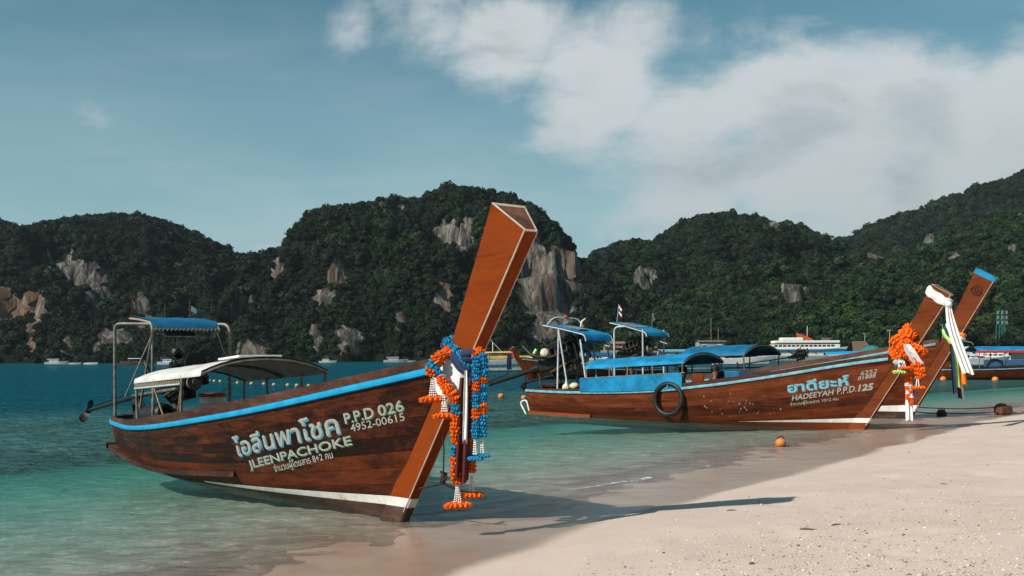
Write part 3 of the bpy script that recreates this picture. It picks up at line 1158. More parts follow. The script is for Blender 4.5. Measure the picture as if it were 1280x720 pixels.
def letter_on_hull(h, side, body, bl, br, height, mat, parent, off=.016, bold=0.01, shear=0.0, shift=(0, 0), space=1.0, name='lettering', arch=0.0, vsq=None):
    """write BODY from bl to br, both (x, z) on the hull; height in metres up the planking"""
    vs, fs = text_mesh(body, 1.0, bold, shear, space)
    if not vs:
        return None
    x0, x1 = min(v.x for v in vs), max(v.x for v in vs)
    capt = max(v.y for v in vs) if vsq is None else vsq
    m = MB()
    for v in vs:
        u = (v.x - x0) / (x1 - x0)
        hz = v.y / capt * height
        x = bl[0] + (br[0] - bl[0]) * u + shift[0]
        z = bl[1] + (br[1] - bl[1]) * u + hz + shift[1] + arch * math.sin(math.pi * u)
        m.v.append(tuple(h.at(x, z, side, off)))
    m.f = fs
    m.sm = [False] * len(fs)
    # the seen side must face out
    return m.build(name, mat, parent)


def tube_obj(name, pts, r, mat, parent, n=8, **tags):
    return MB().tube(pts, r, n).build(name, mat, parent, **tags)


def round_path(pts, rad=.12, n=5):
    """polyline with rounded corners"""
    pts = [Vector(p) for p in pts]
    out = [pts[0]]
    for i in range(1, len(pts) - 1):
        a, b, c = pts[i - 1], pts[i], pts[i + 1]
        u, v = (a - b), (c - b)
        r = min(rad, u.length * .45, v.length * .45)
        p, q = b + u.normalized() * r, b + v.normalized() * r
        for k in range(n + 1):
            t = k / n
            out.append(p * (1 - t) ** 2 + b * 2 * t * (1 - t) + q * t * t)
    out.append(pts[-1])
    return out


def make_engine(boat, piv, prop, scale=1.0, filt=None, red=False, seed=0, dark=False):
    """car engine on a swivel with its long tail shaft; piv and prop in the boat's frame"""
    piv, prop = Vector(piv), Vector(prop)
    ax = (prop - piv).normalized()                     # aft along the shaft
    sd = ax.cross(Vector((0, 0, 1))).normalized()
    up = sd.cross(ax)
    rot = Matrix((-ax, -sd, up)).transposed()
    s = scale

    def W(x, y, z):
        return piv + rot @ Vector((x * s, y * s, z * s))
    e = MB()
    e.box(W(.22, 0, .06), (.62 * s, .30 * s, .34 * s), rot, .03)
    e.box(W(.26, 0, .29), (.52 * s, .20 * s, .12 * s), rot, .03)
    e.box(W(.18, 0, -.18), (.5 * s, .22 * s, .16 * s), rot, .03)
    e.box(W(-.2, 0, 0), (.26 * s, .24 * s, .24 * s), rot, .05)
    for k in range(4):
        e.tube([W(.06 + .12 * k, .14, .24), W(.06 + .12 * k, .25, .2), W(.06 + .12 * k, .27, .06)], .028 * s, 7)
        e.tube([W(.06 + .12 * k, -.02, .34), W(.06 + .12 * k, -.02, .40)], .018 * s, 6)
    e.box(W(.2, -.22, .05), (.2 * s, .12 * s, .18 * s), rot, .02)
    e.box(W(.52, -.17, .0), (.16 * s, .16 * s, .16 * s), rot, .04)
    eng = e.build('engine', M_black, boat)
    p = MB()
    for (y, z, r) in ((0, -.05, .12), (0, .18, .085), (-.17, .02, .06)):
        p.tube([W(.55, y, z), W(.60, y, z)], r * s, 18)
    p.tube([W(.60, 0, -.05), W(.63, 0, -.05)], .05 * s, 10)
    p.build('pulley', M_grease, eng)
    MB().tube([W(.62, -.02, .2), W(.66, -.02, .2)], .19 * s, 18).build('radiator_fan', M_black, eng)
    MB().tube(round_path([W(.45, .27, .1), W(.1, .3, .06), W(-.3, .26, .2), W(-.45, .24, .42)], .1 * s), .035 * s, 8).build('exhaust_pipe', M_black, eng)
    fc = W(.18, .02, .46) if filt is None else Vector(filt)
    MB().lathe([(.02 * s, -.11 * s), (.070 * s, -.11 * s), (.078 * s, -.09 * s), (.078 * s, .09 * s), (.070 * s, .11 * s), (.02 * s, .115 * s)], fc, 20, rot @ Vector((.5, .8, .15))).build('air_filter', M_black if dark else M_red if red else M_cream, eng)
    w_ = MB()
    rr = random.Random(seed)
    for k in range(9):
        a = W(rr.uniform(-.1, .5), rr.uniform(-.2, .2), rr.uniform(.1, .35))
        b = W(rr.uniform(-.3, .6), rr.uniform(-.28, .28), rr.uniform(-.25, .5))
        mid = (a + b) / 2 + Vector((rr.uniform(-.1, .1), rr.uniform(-.1, .1), -.1)) * s
        w_.tube(round_path([a, mid, b], .2), .011 * s, 5)
    w_.build('hose', M_rubber, eng)
    tl = MB().tube(round_path([W(.3, 0, .2), W(.7, .05, .20), W(1.15, .1, -.05)], .2), .024 * s, 8)
    tl.build('tiller', M_grease, eng)
    sh = MB()
    n = 10
    sh.tube([piv + ax * (.1 * s), piv + ax * (.7 * s), prop], [.06 * s, .045 * s, .030 * s], 10)
    sh.tube([W(-.35, 0, 0), W(-.5, 0, 0)], .085 * s, 12)
    sh.tube([piv + (prop - piv) * .5 + up * .08 * s, prop + up * .06 - ax * .3], .012 * s, 6)
    sh.build('drive_shaft', M_black, eng)
    pr = MB()
    pr.tube([prop - ax * .02, prop + ax * .12], [.05 * s, .03 * s], 10)
    for k in range(2):
        q = Matrix.Rotation(math.pi * k + .5, 3, ax)
        g = []
        for i in range(7):
            tt = i / 6
            wd = .085 * math.sin(math.pi * min(.1 + tt * .88, 1)) ** .6 * s
            c = up * (.03 + .19 * tt) * s
            tw = (.9 - .5 * tt)
            d = (sd * math.cos(tw) + ax * math.sin(tw))
            g.append([prop + ax * .05 + q @ (c - d * wd), prop + ax * .05 + q @ (c + ax * .01), prop + ax * .05 + q @ (c + d * wd)])
        pr.grid(g)
        pr.grid([[pp + ax * .006 for pp in r] for r in g], flip=True)
    pr.build('propeller', M_black, eng)
    st = MB()
    st.tube([W(0, 0, -.2), W(0, 0, -.2) * 1 - Vector((0, 0, .35 * s))], .05 * s, 10)
    for y in (-.17, .17):
        st.tube([W(.3, y, -.1), W(-.05, y, -.16), W(-.05, y * .3, -.28)], .025 * s, 8)
    st.build('swivel', M_rust, eng)
    return eng


def make_longtail(loc, heading, label, cfg, name='longtail_boat', group='long-tail boats moored off the beach'):
    h = Hull(cfg['L'], cfg['rake'], cfg['sheer'], cfg['beam'], cfg['keel'], cfg.get('ratio', .79), cfg.get('bulge', .3), (cfg.get('qd', .26), cfg.get('tb', .1)))
    hx, hy = Vector(heading).normalized()
    root = thing(name, label, 'boat', (loc[0] - hx * h.L, loc[1] - hy * h.L, loc[2] if len(loc) > 2 else 0), math.atan2(hy, hx), group)
    simple = cfg.get('simple', False)
    nq = 30 if simple else 56
    # backing shell, inside and outside
    m = MB()
    ws = [0, .03, .08, .16, .3, .5, .75, 1]
    for s in (-1, 1):
        m.grid([[h.P(i / nq, w, s) for w in ws] for i in range(nq + 1)], flip=(s < 0))
        m.grid([[h.P(min(i / nq, .985), max(w, .05), s, -.05) for w in ws] for i in range(nq + 1)], flip=(s > 0))
    m.grid([[h.transom(w, k, 12) for w in ws] for k in range(13)])
    m.grid([[h.transom(w, k, 12, -.05) for w in ws] for k in range(13)], flip=True)
    hull = m.build('hull', M_caulk if not simple else cfg['hull_mat'], root)
    # planks, each with eased edges so that the seams show
    if not simple:
        wb = cfg.get('seams', [.06, .16, .27, .38, .49, .60, .71, .82, .92, 1.0])
        for s in (-1, 1):
            for a, b in zip(wb[:-1], wb[1:]):
                e = .0045
                face = [[h.P(i / nq, a + .0015 + (b - a - .003) * r, s, .012) for r in (0, .33, .67, 1)] for i in range(nq + 1)]
                lo = [h.P(i / nq, a, s, .004) for i in range(nq + 1)]
                hi = [h.P(i / nq, b, s, .004) for i in range(nq + 1)]
                g = MB()
                g.grid(face, flip=(s < 0))
                g.grid([[lo[i], face[i][0]] for i in range(nq + 1)], flip=(s < 0))
                g.grid([[face[i][-1], hi[i]] for i in range(nq + 1)], flip=(s < 0))
                g.build('plank', cfg['hull_mat'], hull)
        for a, b in zip(wb[:-1], wb[1:]):
            g = MB()
            g.grid([[h.transom(a + .003, k, 14, .001), h.transom(a + .01, k, 14, .012), h.transom((a + b) / 2, k, 14, .013), h.transom(b - .01, k, 14, .012), h.transom(b - .003, k, 14, .001)] for k in range(15)])
            g.build('plank', cfg['hull_mat'], hull)
    # stem and prow
    m, rows = make_stem(h, cfg['top'], cfg['D'], cfg['tf'], cfg['tb_fn'])
    stem = m.build('prow', cfg['prow_mat'], root)
    mm = MB()
    top = rows[-1]
    cen = sum(top, Vector()) / 6
    ax = Vector((h.rake, 0, 1)).normalized()
    ins = [cen + (p - cen) * .86 for p in top]
    mm.grid([[p + ax * .002 for p in top], [p + ax * .012 for p in top], [p + ax * .012 for p in ins], [p - ax * .012 for p in ins]], closed_u=True, smooth=False)
    mm.build('end_rim', cfg.get('rim_mat', M_trimwood), stem)
    MB().poly([p - ax * .008 + ax * .016 for p in ins]).build('end_grain', M_endgrain, stem)
    # pale worn front edges
    if not simple:
        for k in (1, 4):
            MB().tube([r[k] + Vector((0, -.001 if k == 1 else .001, 0)) for r in rows[3:]], .0085, 6).build('edge_strip', M_trimwood, stem)
    # bottom paint and white water line
    if 'white' in cfg:
        zl, zh = cfg['white']
        xb = h.L + h.rake * .2 - h.qd
        hull_strip(h, zl, zh, cfg['white_x'], xb, .018, 40, (-1, 1)).build('waterline_stripe', M_white, root)
        hull_strip(h, lambda x: -.12, lambda x: zl(x), cfg.get('bottom_x', cfg['white_x']), h.L - h.qd * .9, .0165, 40, (-1, 1)).build('bottom_paint', cfg['bottom_mat'], root)
        zb = zl(h.L - .2)
        zt = zh(h.L - .2)
        ms, _ = make_stem(h, zt, cfg['D'], cfg['tf'], cfg['tb_fn'], zb, 2, .005, True)
        ms.build('stem_stripe', M_white, stem)
        ms, _ = make_stem(h, zb - .002, cfg['D'], cfg['tf'], cfg['tb_fn'], -.24, 3, .004, True)
        ms.build('stem_foot', cfg['bottom_mat'], stem)
    # rails
    rim = h.rim(1.0, q1=cfg.get('rail_q', .985), nq=nq)
    sweep_rim(rim, [(0, -.044), (.026, -.044), (.036, -.036), (.039, -.010), (.036, .016), (.026, .024), (0, .024)], 'rub_rail', cfg['rail_mat'], root)
    ch = cfg.get('cap', .10)
    sweep_rim(rim, lambda f: [(-.045, .026), (.016, .026), (.012, .034 + ch * cap_h(f)), (-.012, .046 + ch * cap_h(f)), (-.05, .034 + ch * cap_h(f))], 'cap_rail', M_rail, root)
    if cfg.get('second_rail'):
        nk = int(len(rim) * .24)
        for part, f0 in ((rim[:nk], 0.0), (rim[-nk:], .76)):
            sweep_rim(part, lambda f: rect(-.02, .028, .036 + ch * cap_h(f0 + .24 * f) * .62, .038 + ch * cap_h(f0 + .24 * f)), 'upper_rail', cfg['rail_mat'], root)
    # inside: deck, thwarts, frames
    if not simple:
        for i in range(9):
            y0 = -.72 + .16 * i
            g = []
            for k in range(21):
                q = .04 + .70 * k / 20
                x = q * h.L
                lim = abs(h.at(x, .16, 1).y) - .07
                a, b = max(min(y0, lim), -lim), max(min(y0 + .15, lim), -lim)
                g.append([Vector((x, a, .16)), Vector((x, b, .16))])
            MB().grid(g, flip=True, smooth=False).build('floor_board', M_deck, root)
        for q in cfg.get('thwarts', (.2, .36, .5, .62)):
            x = q * h.L
            z = h.zs(q) - .22
            w = abs(h.at(x, z, 1).y) - .05
            MB().box((x, 0, z), (.26, 2 * w, .04), None, .008).build('thwart', M_deck, root)
        for i in range(12):
            x = h.L * (.05 + .072 * i)
            pts = [h.at(x, z, s, -.075) for s in (-1,) for z in np.linspace(h.zs(x / h.xstem(.8)) - .04, .12, 6)]
            MB().tube(pts, .03, 5).build('hull_frame', M_rail, root)
            pts = [Vector((p.x, -p.y, p.z)) for p in pts]
            MB().tube(pts, .03, 5).build('hull_frame', M_rail, root)
        g = []
        for k in range(17):
            q = .74 + .235 * k / 16
            g.append([h.P(q, .93, -1, -.05), (h.P(q, .93, -1, -.05) + h.P(q, .93, 1, -.05)) / 2 + Vector((0, 0, .03)), h.P(q, .93, 1, -.05)])
        MB().grid(g, smooth=True).build('foredeck', M_deck, root)
    return root, h, stem


def cap_h(f):
    """height of the wash board along the rim: low round the stern, higher toward the bow"""
    a = abs(f - .5) * 2
    return .30 + .95 * min(1, max(0, (a - .12) / .35)) - .45 * max(0, (a - .72) / .28)


def vault(parent, x0, x1, hw, z0, z1, rise, mat, name='canopy', n=14, nx=10, lip=.05, th=.018, prof=None):
    """barrel roof from x0 (aft) to x1 (forward); eaves rise from z0 to z1; sags a little between its hoops"""
    m = MB()
    for lay, fl in ((th, False), (0, True)):
        g = []
        for i in range(nx + 1):
            t = i / nx
            x = x0 + (x1 - x0) * t
            e = z0 + (z1 - z0) * t
            sag = .018 * math.sin(math.pi * t * 3) ** 2
            row = []
            for k in range(n + 1):
                a = -1 + 2 * k / n
                row.append(Vector((x, a * hw, e + rise * (1 - abs(a) ** 2.3) - sag * (1 - a * a) + lay)))
            row.insert(0, Vector((x, -hw - .012, e - lip + lay * .5)))
            row.append(Vector((x, hw + .012, e - lip + lay * .5)))
            g.append(row)
        m.grid(g, flip=fl)
    o = m.build(name, mat, parent)
    for t in (0.0, .5, 1.0) if nx > 6 else (0, 1):
        x = x0 + (x1 - x0) * t
        e = z0 + (z1 - z0) * t - .03
        pts = [Vector((x, a * hw, e + rise * (1 - abs(a) ** 2.3))) for a in np.linspace(-1, 1, 13)]
        MB().tube(pts, .021, 7).build('hoop', M_steel, o)
    return o


def lip_roof(parent, aft, fwd, y0, y1, za, zf, lip, mat, name='stern_roof', pipe=None):
    """sloping sun roof whose front edge folds down over a bar"""
    m = MB()
    prof = [(aft, za), (aft + (fwd - aft) * .45, za + (zf - za) * .45 + .015), (fwd - .12, zf + .02), (fwd - .04, zf - .015), (fwd, zf - lip * .55), (fwd + .02, zf - lip)]
    for lay, fl in ((.014, False), (0, True)):
        m.grid([[Vector((x, y0 + (y1 - y0) * k / 8, z + lay + .006 * math.sin(k * 2.4 + i))) for k in range(9)] for i, (x, z) in enumerate(prof)], flip=fl)
    o = m.build(name, mat, parent)
    pm = pipe or M_paintpipe
    for y in (y0, y1):
        MB().tube([Vector((x, y, z - .015)) for x, z in prof], .018, 7).build('roof_rail', pm, o)
    return o

# ------------------------------------------------------------------ boat 1: the near boat
def bw(root, p):
    p = Vector(p)
    c, s = math.cos(root.rotation_euler[2]), math.sin(root.rotation_euler[2])
    return Vector((root.location[0] + c * p.x - s * p.y, root.location[1] + s * p.x + c * p.y, root.location[2] + p.z))


def at(px, py, Y):
    dx, dy = px - 640, py - 448
    a, b = dx - ROLL * dy, dy + ROLL * dx
    return Vector((a / F * Y, Y, H - b / F * Y))


lerp = lambda a, b, t: a + (b - a) * min(max(t, 0), 1)
L1 = 9.3
cfg1 = dict(L=L1, rake=.80, qd=.30, tb=.09, bulge=.34,
            sheer=[(0, .565), (.225, .575), (.42, .69), (.62, .895), (.765, 1.09), (.91, 1.35), (1, 1.53)],
            beam=[(0, .56), (.05, .68), (.15, .78), (.3, .92), (.45, .96), (.6, .90), (.75, .72), (.86, .49), (.94, .27), (1, .082)],
            keel=[(0, -.20), (.5, -.26), (.8, -.18), (1, -.06)],
            top=2.63, D=lambda z: .27 + .16 * max(0, (z - 1.5) / 1.22), tf=lambda z: .050 + .014 * max(0, z / 2.7),
            tb_fn=lambda z: .085 + .09 * max(0, (z - 1.3) / 1.4),
            hull_mat=M_hull, prow_mat=M_prow, rail_mat=M_blue, bottom_mat=M_bottom1, cap=.080,
            white=(lambda x: .025 + .12 * lerp(0, 1, (x - 5.2) / 4.2), lambda x: .045 + .20 * lerp(0, 1, (x - 5.2) / 4.2)), white_x=5.2)
boat1, h1, stem1 = make_longtail((-1.066, 9.54), (.585, -.81), 'large near longtail boat with bright blue rail, white canopy and tall bare orange prow', cfg1)

# low spray ledge along the water and round the stern
sec_pts = []
for s in (-1, 1):
    m = MB()
    rows = []
    for i in range(25):
        x = -.02 + 6.4 * i / 24
        z = interp([(0, .12), (1.5, .075), (3.4, .03), (4.6, .10), (6.4, .235)], x)
        p = h1.at(max(x, 0), z, s, 0)
        wd = interp([(0, .17), (3, .12), (5.5, .07), (6.4, .05)], x)
        rows.append([p + Vector((0, s * a, b)) for a, b in rect(-.01, wd, -.035, .03)])
    m.grid(rows, closed_u=True, smooth=False, flip=s > 0)
    m.poly(rows[0]).poly(rows[-1])
    m.build('spray_ledge', M_rail, boat1)
m = MB()
rows = []
for k in range(13):
    p, q = h1.transom(.42, k, 12, -.03), h1.transom(.42, k, 12, .20)
    p.z = q.z = .12
    rows.append([p + Vector((0, 0, -.05)), q + Vector((0, 0, -.05)), q + Vector((0, 0, .045)), p + Vector((0, 0, .045))])
m.grid(rows, closed_u=True, smooth=False).build('stern_platform', M_rail, boat1)
for y in (-.24, .02):
    MB().tube(round_path([(-.52, y - .1, .10), (-.66, y - .1, .40), (-.48, y - .1, .50), (-.36, y - .1, .15)], .12, 6), .022, 8).build('boarding_rail', M_white, boat1)

# writing
def write1(body, bl, br, hgt, mat, **k):
    return letter_on_hull(h1, -1, body, bl, br, hgt, mat, boat1, **k)


THAI1 = 'ไอลีนพาโชค'
write1(THAI1, (6.552, .462), (8.642, .848), .235, M_letblue, off=.0155, bold=.020, shift=(.016, -.012))
write1(THAI1, (6.552, .462), (8.642, .848), .235, M_letter, off=.0185, bold=.012)
write1('JLEENPACHOKE', (6.79, .338), (8.78, .738), .092, M_letgreen, off=.0155, bold=.014, shift=(.010, -.008))
write1('JLEENPACHOKE', (6.79, .338), (8.78, .738), .092, M_letter, off=.0185, bold=.010)
write1('จำนวนผู้โดยสาร 8+2 คน', (7.317, .340), (8.44, .578), .085, M_letter, off=.0175, bold=.008)
write1('P.P.D', (8.753, .948), (9.19, 1.032), .105, M_letgreen, off=.0155, bold=.016, shift=(.008, -.008))
write1('026', (9.255, 1.045), (9.604, 1.112), .105, M_letgreen, off=.0155, bold=.016, shift=(.008, -.008))
write1('P.P.D', (8.753, .948), (9.19, 1.032), .105, M_letter, off=.0185, bold=.012)
write1('026', (9.255, 1.045), (9.604, 1.112), .105, M_letter, off=.0185, bold=.012)
write1('4952-00615', (8.81, .868), (9.584, 1.016), .075, M_letter, off=.0175, bold=.008)

# canopy, its posts, lacing and ropes
can = vault(boat1, L1 - 6.75, L1 - 3.62, .85, 1.30, 1.45, .175, M_whitetarp)
for x, z in ((L1 - 6.7, 1.27), (L1 - 5.75, 1.32), (L1 - 4.45, 1.40)):
    for s in (-1, 1):
        if s < 0 or x > L1 - 6:
            tube_obj('canopy_post', [h1.at(x, h1.zs(x / 10.2) - .05, s, -.07), (x, s * .84, z)], .021, M_steel, boat1)
for s in (-1, 1):
    tube_obj('canopy_post', [h1.at(L1 - 3.66, h1.zs(.55) - .05, s, -.07), (L1 - 3.66, s * .84, 1.40)], .014 if s < 0 else .021, M_steel, boat1) if s > 0 else None
tube_obj('canopy_post', [h1.at(L1 - 6.7, .5, 1, -.07), (L1 - 6.7, .84, 1.27)], .021, M_steel, boat1)
tube_obj('side_rail', [(L1 - 6.7, -.86, 1.175), (L1 - 4.45, -.86, 1.285)], .014, M_paintpipe, boat1)
m = MB()
for k in range(25):
    t0, t1 = k / 25, (k + 1) / 25
    a = Vector((L1 - 6.7 + 2.25 * t0, -.862, 1.245 + .10 * t0))
    b = Vector((L1 - 6.7 + 2.25 * (t0 + .02), -.862, 1.175 + .11 * t0))
    c_ = Vector((L1 - 6.7 + 2.25 * t1, -.862, 1.245 + .10 * t1))
    m.tube([a, b, c_], .006, 5)
m.build('lacing', M_rope, can)
for a, b in (((L1 - 5.75, -.85, 1.20), (L1 - 6.35, -.70, .60)), ((L1 - 4.45, -.85, 1.25), (L1 - 5.15, -.72, .64)), ((L1 - 5.7, -.85, 1.20), (L1 - 5.55, -.7, .62))):
    mid = (Vector(a) + Vector(b)) / 2 + Vector((0, 0, -.02))
    tube_obj('stay_rope', round_path([a, mid, b], .3), .012, M_rope, boat1, 6)
MB().box((L1 - 4.9, .25, 1.63), (.85, .62, .03), Matrix.Rotation(-.05, 3, 'Y'), .006).build('roof_panel', M_white, can)
MB().box((L1 - 5.2, .25, 1.595), (.5, .04, .05), None).build('panel_batten', M_steel, can)

# tall stern frame with its little sun roof
tube_obj('stern_frame', round_path([(.10, -.55, .50), (.10, -.55, 2.24), (2.2, .74, 2.18), (2.2, .74, .55)], .14, 6), .028, M_steel, boat1, 10)
lr = lip_roof(boat1, 1.05, 2.35, -.54, .50, 2.31, 2.19, .10, M_bluetarp, pipe=M_rope)
m = MB()
for k in range(17):
    y = -.52 + 1.0 * k / 16
    m.tube([(2.375, y, 2.095), (2.385, y + .02, 2.06), (2.37, y + .04, 2.10)], .010, 5)
m.build('lacing', M_rope, lr)
MB().box((2.0, -.02, 2.03), (.30, .48, .015), Matrix.Rotation(.35, 3, 'Y')).build('lamp_board', M_grease, lr)
tube_obj('roof_strut', [(2.33, -.52, 2.08), (1.75, -.60, .62)], .018, M_steel, boat1)
tube_obj('roof_strut', [(1.72, -.36, 2.15), (1.72, -.36, .4)], .022, M_steel, boat1)
tube_obj('roof_strut', [(1.55, .10, 2.2), (1.50, .10, .4)], .022, M_steel, boat1)
tube_obj('stay_rope', round_path([(2.34, .48, 2.06), (2.28, .60, 1.75), (2.2, .72, 1.62)], .3), .008, M_rope, boat1, 5)
tube_obj('stay_rope', [(2.3, -.5, 2.05), (1.20, -.66, 1.0)], .009, M_rope, boat1, 5)
for x, y, hh_, kind in ((1.05, -.50, .33, 'flag'), (1.1, .02, .26, 'rod'), (1.15, .42, .33, 'rag')):
    st = tube_obj('flag_staff', [(x, y, 2.28), (x + .01, y, 2.30 + hh_)], .008, M_rust, lr, 6)
    if kind != 'rod':
        rows = [[Vector((x + .01 - .05 * u + .02 * math.sin(v * 5), y + .012 + (.05 if kind == 'flag' else .11) * u, 2.30 + hh_ * (.42 + .55 * v) - .05 * u)) for u in (0, .35, .7, 1)] for v in np.linspace(0, 1, 7)]
        mats = [M_red, M_cloth, M_navy, M_cloth, M_red] if kind == 'flag' else [M_cloth, M_darkshirt]
        n_ = len(mats)
        fl = MB().grid(rows).build('flag', mats[0], st)
        for q in mats[1:]:
            fl.data.materials.append(q)
        for p in fl.data.polygons:
            p.material_index = min(n_ - 1, int((p.index // 3) / 6 * n_))

eng1 = make_engine(boat1, (1.75, 0, 1.20), (-1.62, -.62, .66), 1.06, seed=3, dark=True)
tube_obj('engine_rail', [(1.3, -.55, 1.02), (2.6, -.2, 1.16)], .03, M_grease, boat1)
MB().box((1.95, .05, .57), (.05, 1.15, .40), None, .01).build('bulkhead', M_lilac, boat1)
MB().box((.55, -.05, .42), (.5, .9, .06), None, .02).build('stern_seat', M_deck, boat1)
MB().box((2.75, -.50, .68), (.16, .10, .10), None, .03).build('float_block', M_orangep, boat1)


def tyre(name, label, loc, axis, Rr, r, mat=M_rubber, group=None):
    t = thing(name, label, 'tyre', loc, 0, group)
    q = Vector((0, 0, 1)).rotation_difference(Vector(axis)).to_matrix()
    pts = [q @ Vector((Rr * math.cos(a), Rr * math.sin(a), 0)) for a in np.linspace(0, 2 * math.pi, 37)[:-1]]
    MB().tube(pts, r, 12, closed=True).build('tube_ring', mat, t)
    m = MB()
    for zz in (-.45, 0, .45):
        rr = Rr + r * math.sqrt(1 - zz * zz) - .001
        pts = [q @ Vector((rr * math.cos(a), rr * math.sin(a), zz * r)) for a in np.linspace(0, 2 * math.pi, 37)[:-1]]
        m.tube(pts, .006, 5, closed=True)
    m.build('tread', mat, t)
    return t


tyre('tyre', 'black tyre standing on edge inside the stern of the near boat', bw(boat1, (1.35, -.44, .70)), (.75, .5, .25), .24, .07)
tyre('tyre', 'black tyre lying nearly flat among gear by the grey lilac board', bw(boat1, (2.55, -.40, .64)), (.2, -.3, 1), .17, .07)
f_ = thing('rubber_fender', 'fat black rubber roll lying in the stern of the near boat', 'fender', bw(boat1, (2.0, -.42, .62)), boat1.rotation_euler[2])
MB().lathe([(.03, -.34), (.15, -.33), (.18, -.28), (.175, .28), (.16, .33), (.10, .345), (.09, .30)], (0, 0, .10), 22, (1, .35, .12)).build('roll', M_rubber, f_)
q = Vector((0, 0, 1)).rotation_difference(Vector((1, .35, .12))).to_matrix()
MB().tube([q @ Vector((.181 * math.cos(a), .181 * math.sin(a), .2)) + Vector((0, 0, .10)) for a in np.linspace(0, 6.283, 25)[:-1]], .012, 5, closed=True).build('band', M_black, f_)

bk = thing('bucket', 'white plastic bucket with red lid standing in the near boat', 'bucket', bw(boat1, (2.72, .28, .64)))
MB().lathe([(.02, 0), (.165, 0), (.175, .02), (.198, .29), (.21, .295), (.21, .315), (.199, .32), (.202, .39), (.02, .39)], (0, 0, 0), 28).build('pail', M_plastic, bk)
MB().lathe([(.02, .388), (.218, .388), (.222, .398), (.222, .425), (.205, .435), (.195, .425), (.02, .427)], (0, 0, 0), 28).build('lid', M_red, bk)
MB().tube([(.205 * math.cos(a), .205 * math.sin(a), .30 - .10 * math.sin((a + .6) / 3.0 * math.pi) if False else .30 - .12 * math.sin(a)) for a in np.linspace(0, math.pi, 15)], .006, 5).build('handle', M_grease, bk)
st_ = MB().tube([bw(boat1, (2.5, .06, .68)), bw(boat1, (2.75, .50, 1.16))], .013, 7).build('stick', M_trimwood)
tag(st_, 'thin pale stick leaning beside the white bucket with red lid', 'stick')

# ------------------------------------------------------------------ boats 2 and 3
L2 = 9.75
cfg2 = dict(L=L2, rake=.66, qd=.28, tb=.09, bulge=.3,
            sheer=[(0, .70), (.2, .70), (.45, .78), (.62, .95), (.77, 1.18), (.91, 1.45), (1, 1.60)],
            beam=[(0, .50), (.05, .64), (.15, .80), (.3, .92), (.45, .95), (.6, .88), (.75, .70), (.86, .47), (.94, .26), (1, .082)],
            keel=[(0, -.2), (.5, -.26), (.8, -.18), (1, -.06)],
            top=2.86, D=lambda z: .30 + .13 * max(0, (z - 1.5) / 1.3), tf=lambda z: .05 + .012 * max(0, z / 2.8),
            tb_fn=lambda z: .085 + .07 * max(0, (z - 1.3) / 1.5),
            hull_mat=M_hull2, prow_mat=M_prow2, rail_mat=M_paleblue, bottom_mat=M_bottom2, cap=.06, 
            white=(lambda x: .115 + .06 * lerp(0, 1, (x - 7.0) / 2.6), lambda x: .12 + .155 * lerp(0, 1, (x - 7.0) / 2.6)), white_x=6.9, bottom_x=.1)
boat2, h2, stem2 = make_longtail((7.70, 21.0), (.70, -.714), 'lettered red brown longtail boat with a blue side curtain and black tyre on its side', cfg2)
boat2.location.z = -.02
L3 = 10.6
cfg3 = dict(L=L3, rake=.604, qd=.30, tb=.10, bulge=.3,
            sheer=[(0, .80), (.2, .80), (.45, .92), (.62, 1.14), (.77, 1.42), (.91, 1.74), (1, 1.95)],
            beam=[(0, .55), (.05, .70), (.15, .88), (.3, 1.0), (.45, 1.04), (.6, .97), (.75, .78), (.86, .53), (.94, .29), (1, .09)],
            keel=[(0, -.2), (.5, -.26), (.8, -.18), (1, -.06)],
            top=3.48, D=lambda z: .34 + .16 * max(0, (z - 1.8) / 1.6), tf=lambda z: .055 + .012 * max(0, z / 3.3),
            tb_fn=lambda z: .095 + .05 * max(0, (z - 1.6) / 1.8),
            hull_mat=M_hull2, prow_mat=M_prow2, rail_mat=M_paleblue, bottom_mat=M_bottom1, cap=.10, 
            white=(lambda x: .13 + .03 * lerp(0, 1, (x - 6.5) / 4), lambda x: .14 + .19 * lerp(0, 1, (x - 6.5) / 4)), white_x=6.5, bottom_x=.1)
boat3, h3, stem3 = make_longtail((10.40, 25.0), (.70, -.714), 'longtail boat behind with the tallest prow, capped in blue with a round emblem', cfg3)


def write2(body, bl, br, hgt, mat, **k):
    return letter_on_hull(h2, -1, body, bl, br, hgt, mat, boat2, **k)
write2('ฮาดียะห์', (8.203, .812), (9.532, 1.005), .235, M_letblue, off=.0155, bold=.028, shift=(.014, -.012))
write2('ฮาดียะห์', (8.203, .812), (9.532, 1.005), .235, M_letcyan, off=.0185, bold=.024)
write2('HADEEYAH', (8.272, .631), (9.207, .792), .115, M_letter, off=.0175, bold=.016, shear=.25)
write2('P.P.D.', (9.257, .792), (9.66, .862), .135, M_letter, off=.0175, bold=.010, shear=.2)
write2('125', (9.69, .866), (10.02, .912), .14, M_letter, off=.0175, bold=.04, shear=.25)
write2('จำนวนผู้โดยสาร 10+2 คน', (8.223, .517), (9.276, .668), .075, M_letter, off=.0175, bold=.008)
write2('6252', (9.778, 1.215), (10.113, 1.275), .085, M_letter, off=.0175, bold=.008, shear=.15)
write2('01888', (9.72, 1.108), (10.08, 1.178), .08, M_letter, off=.0175, bold=.008, shear=.15)
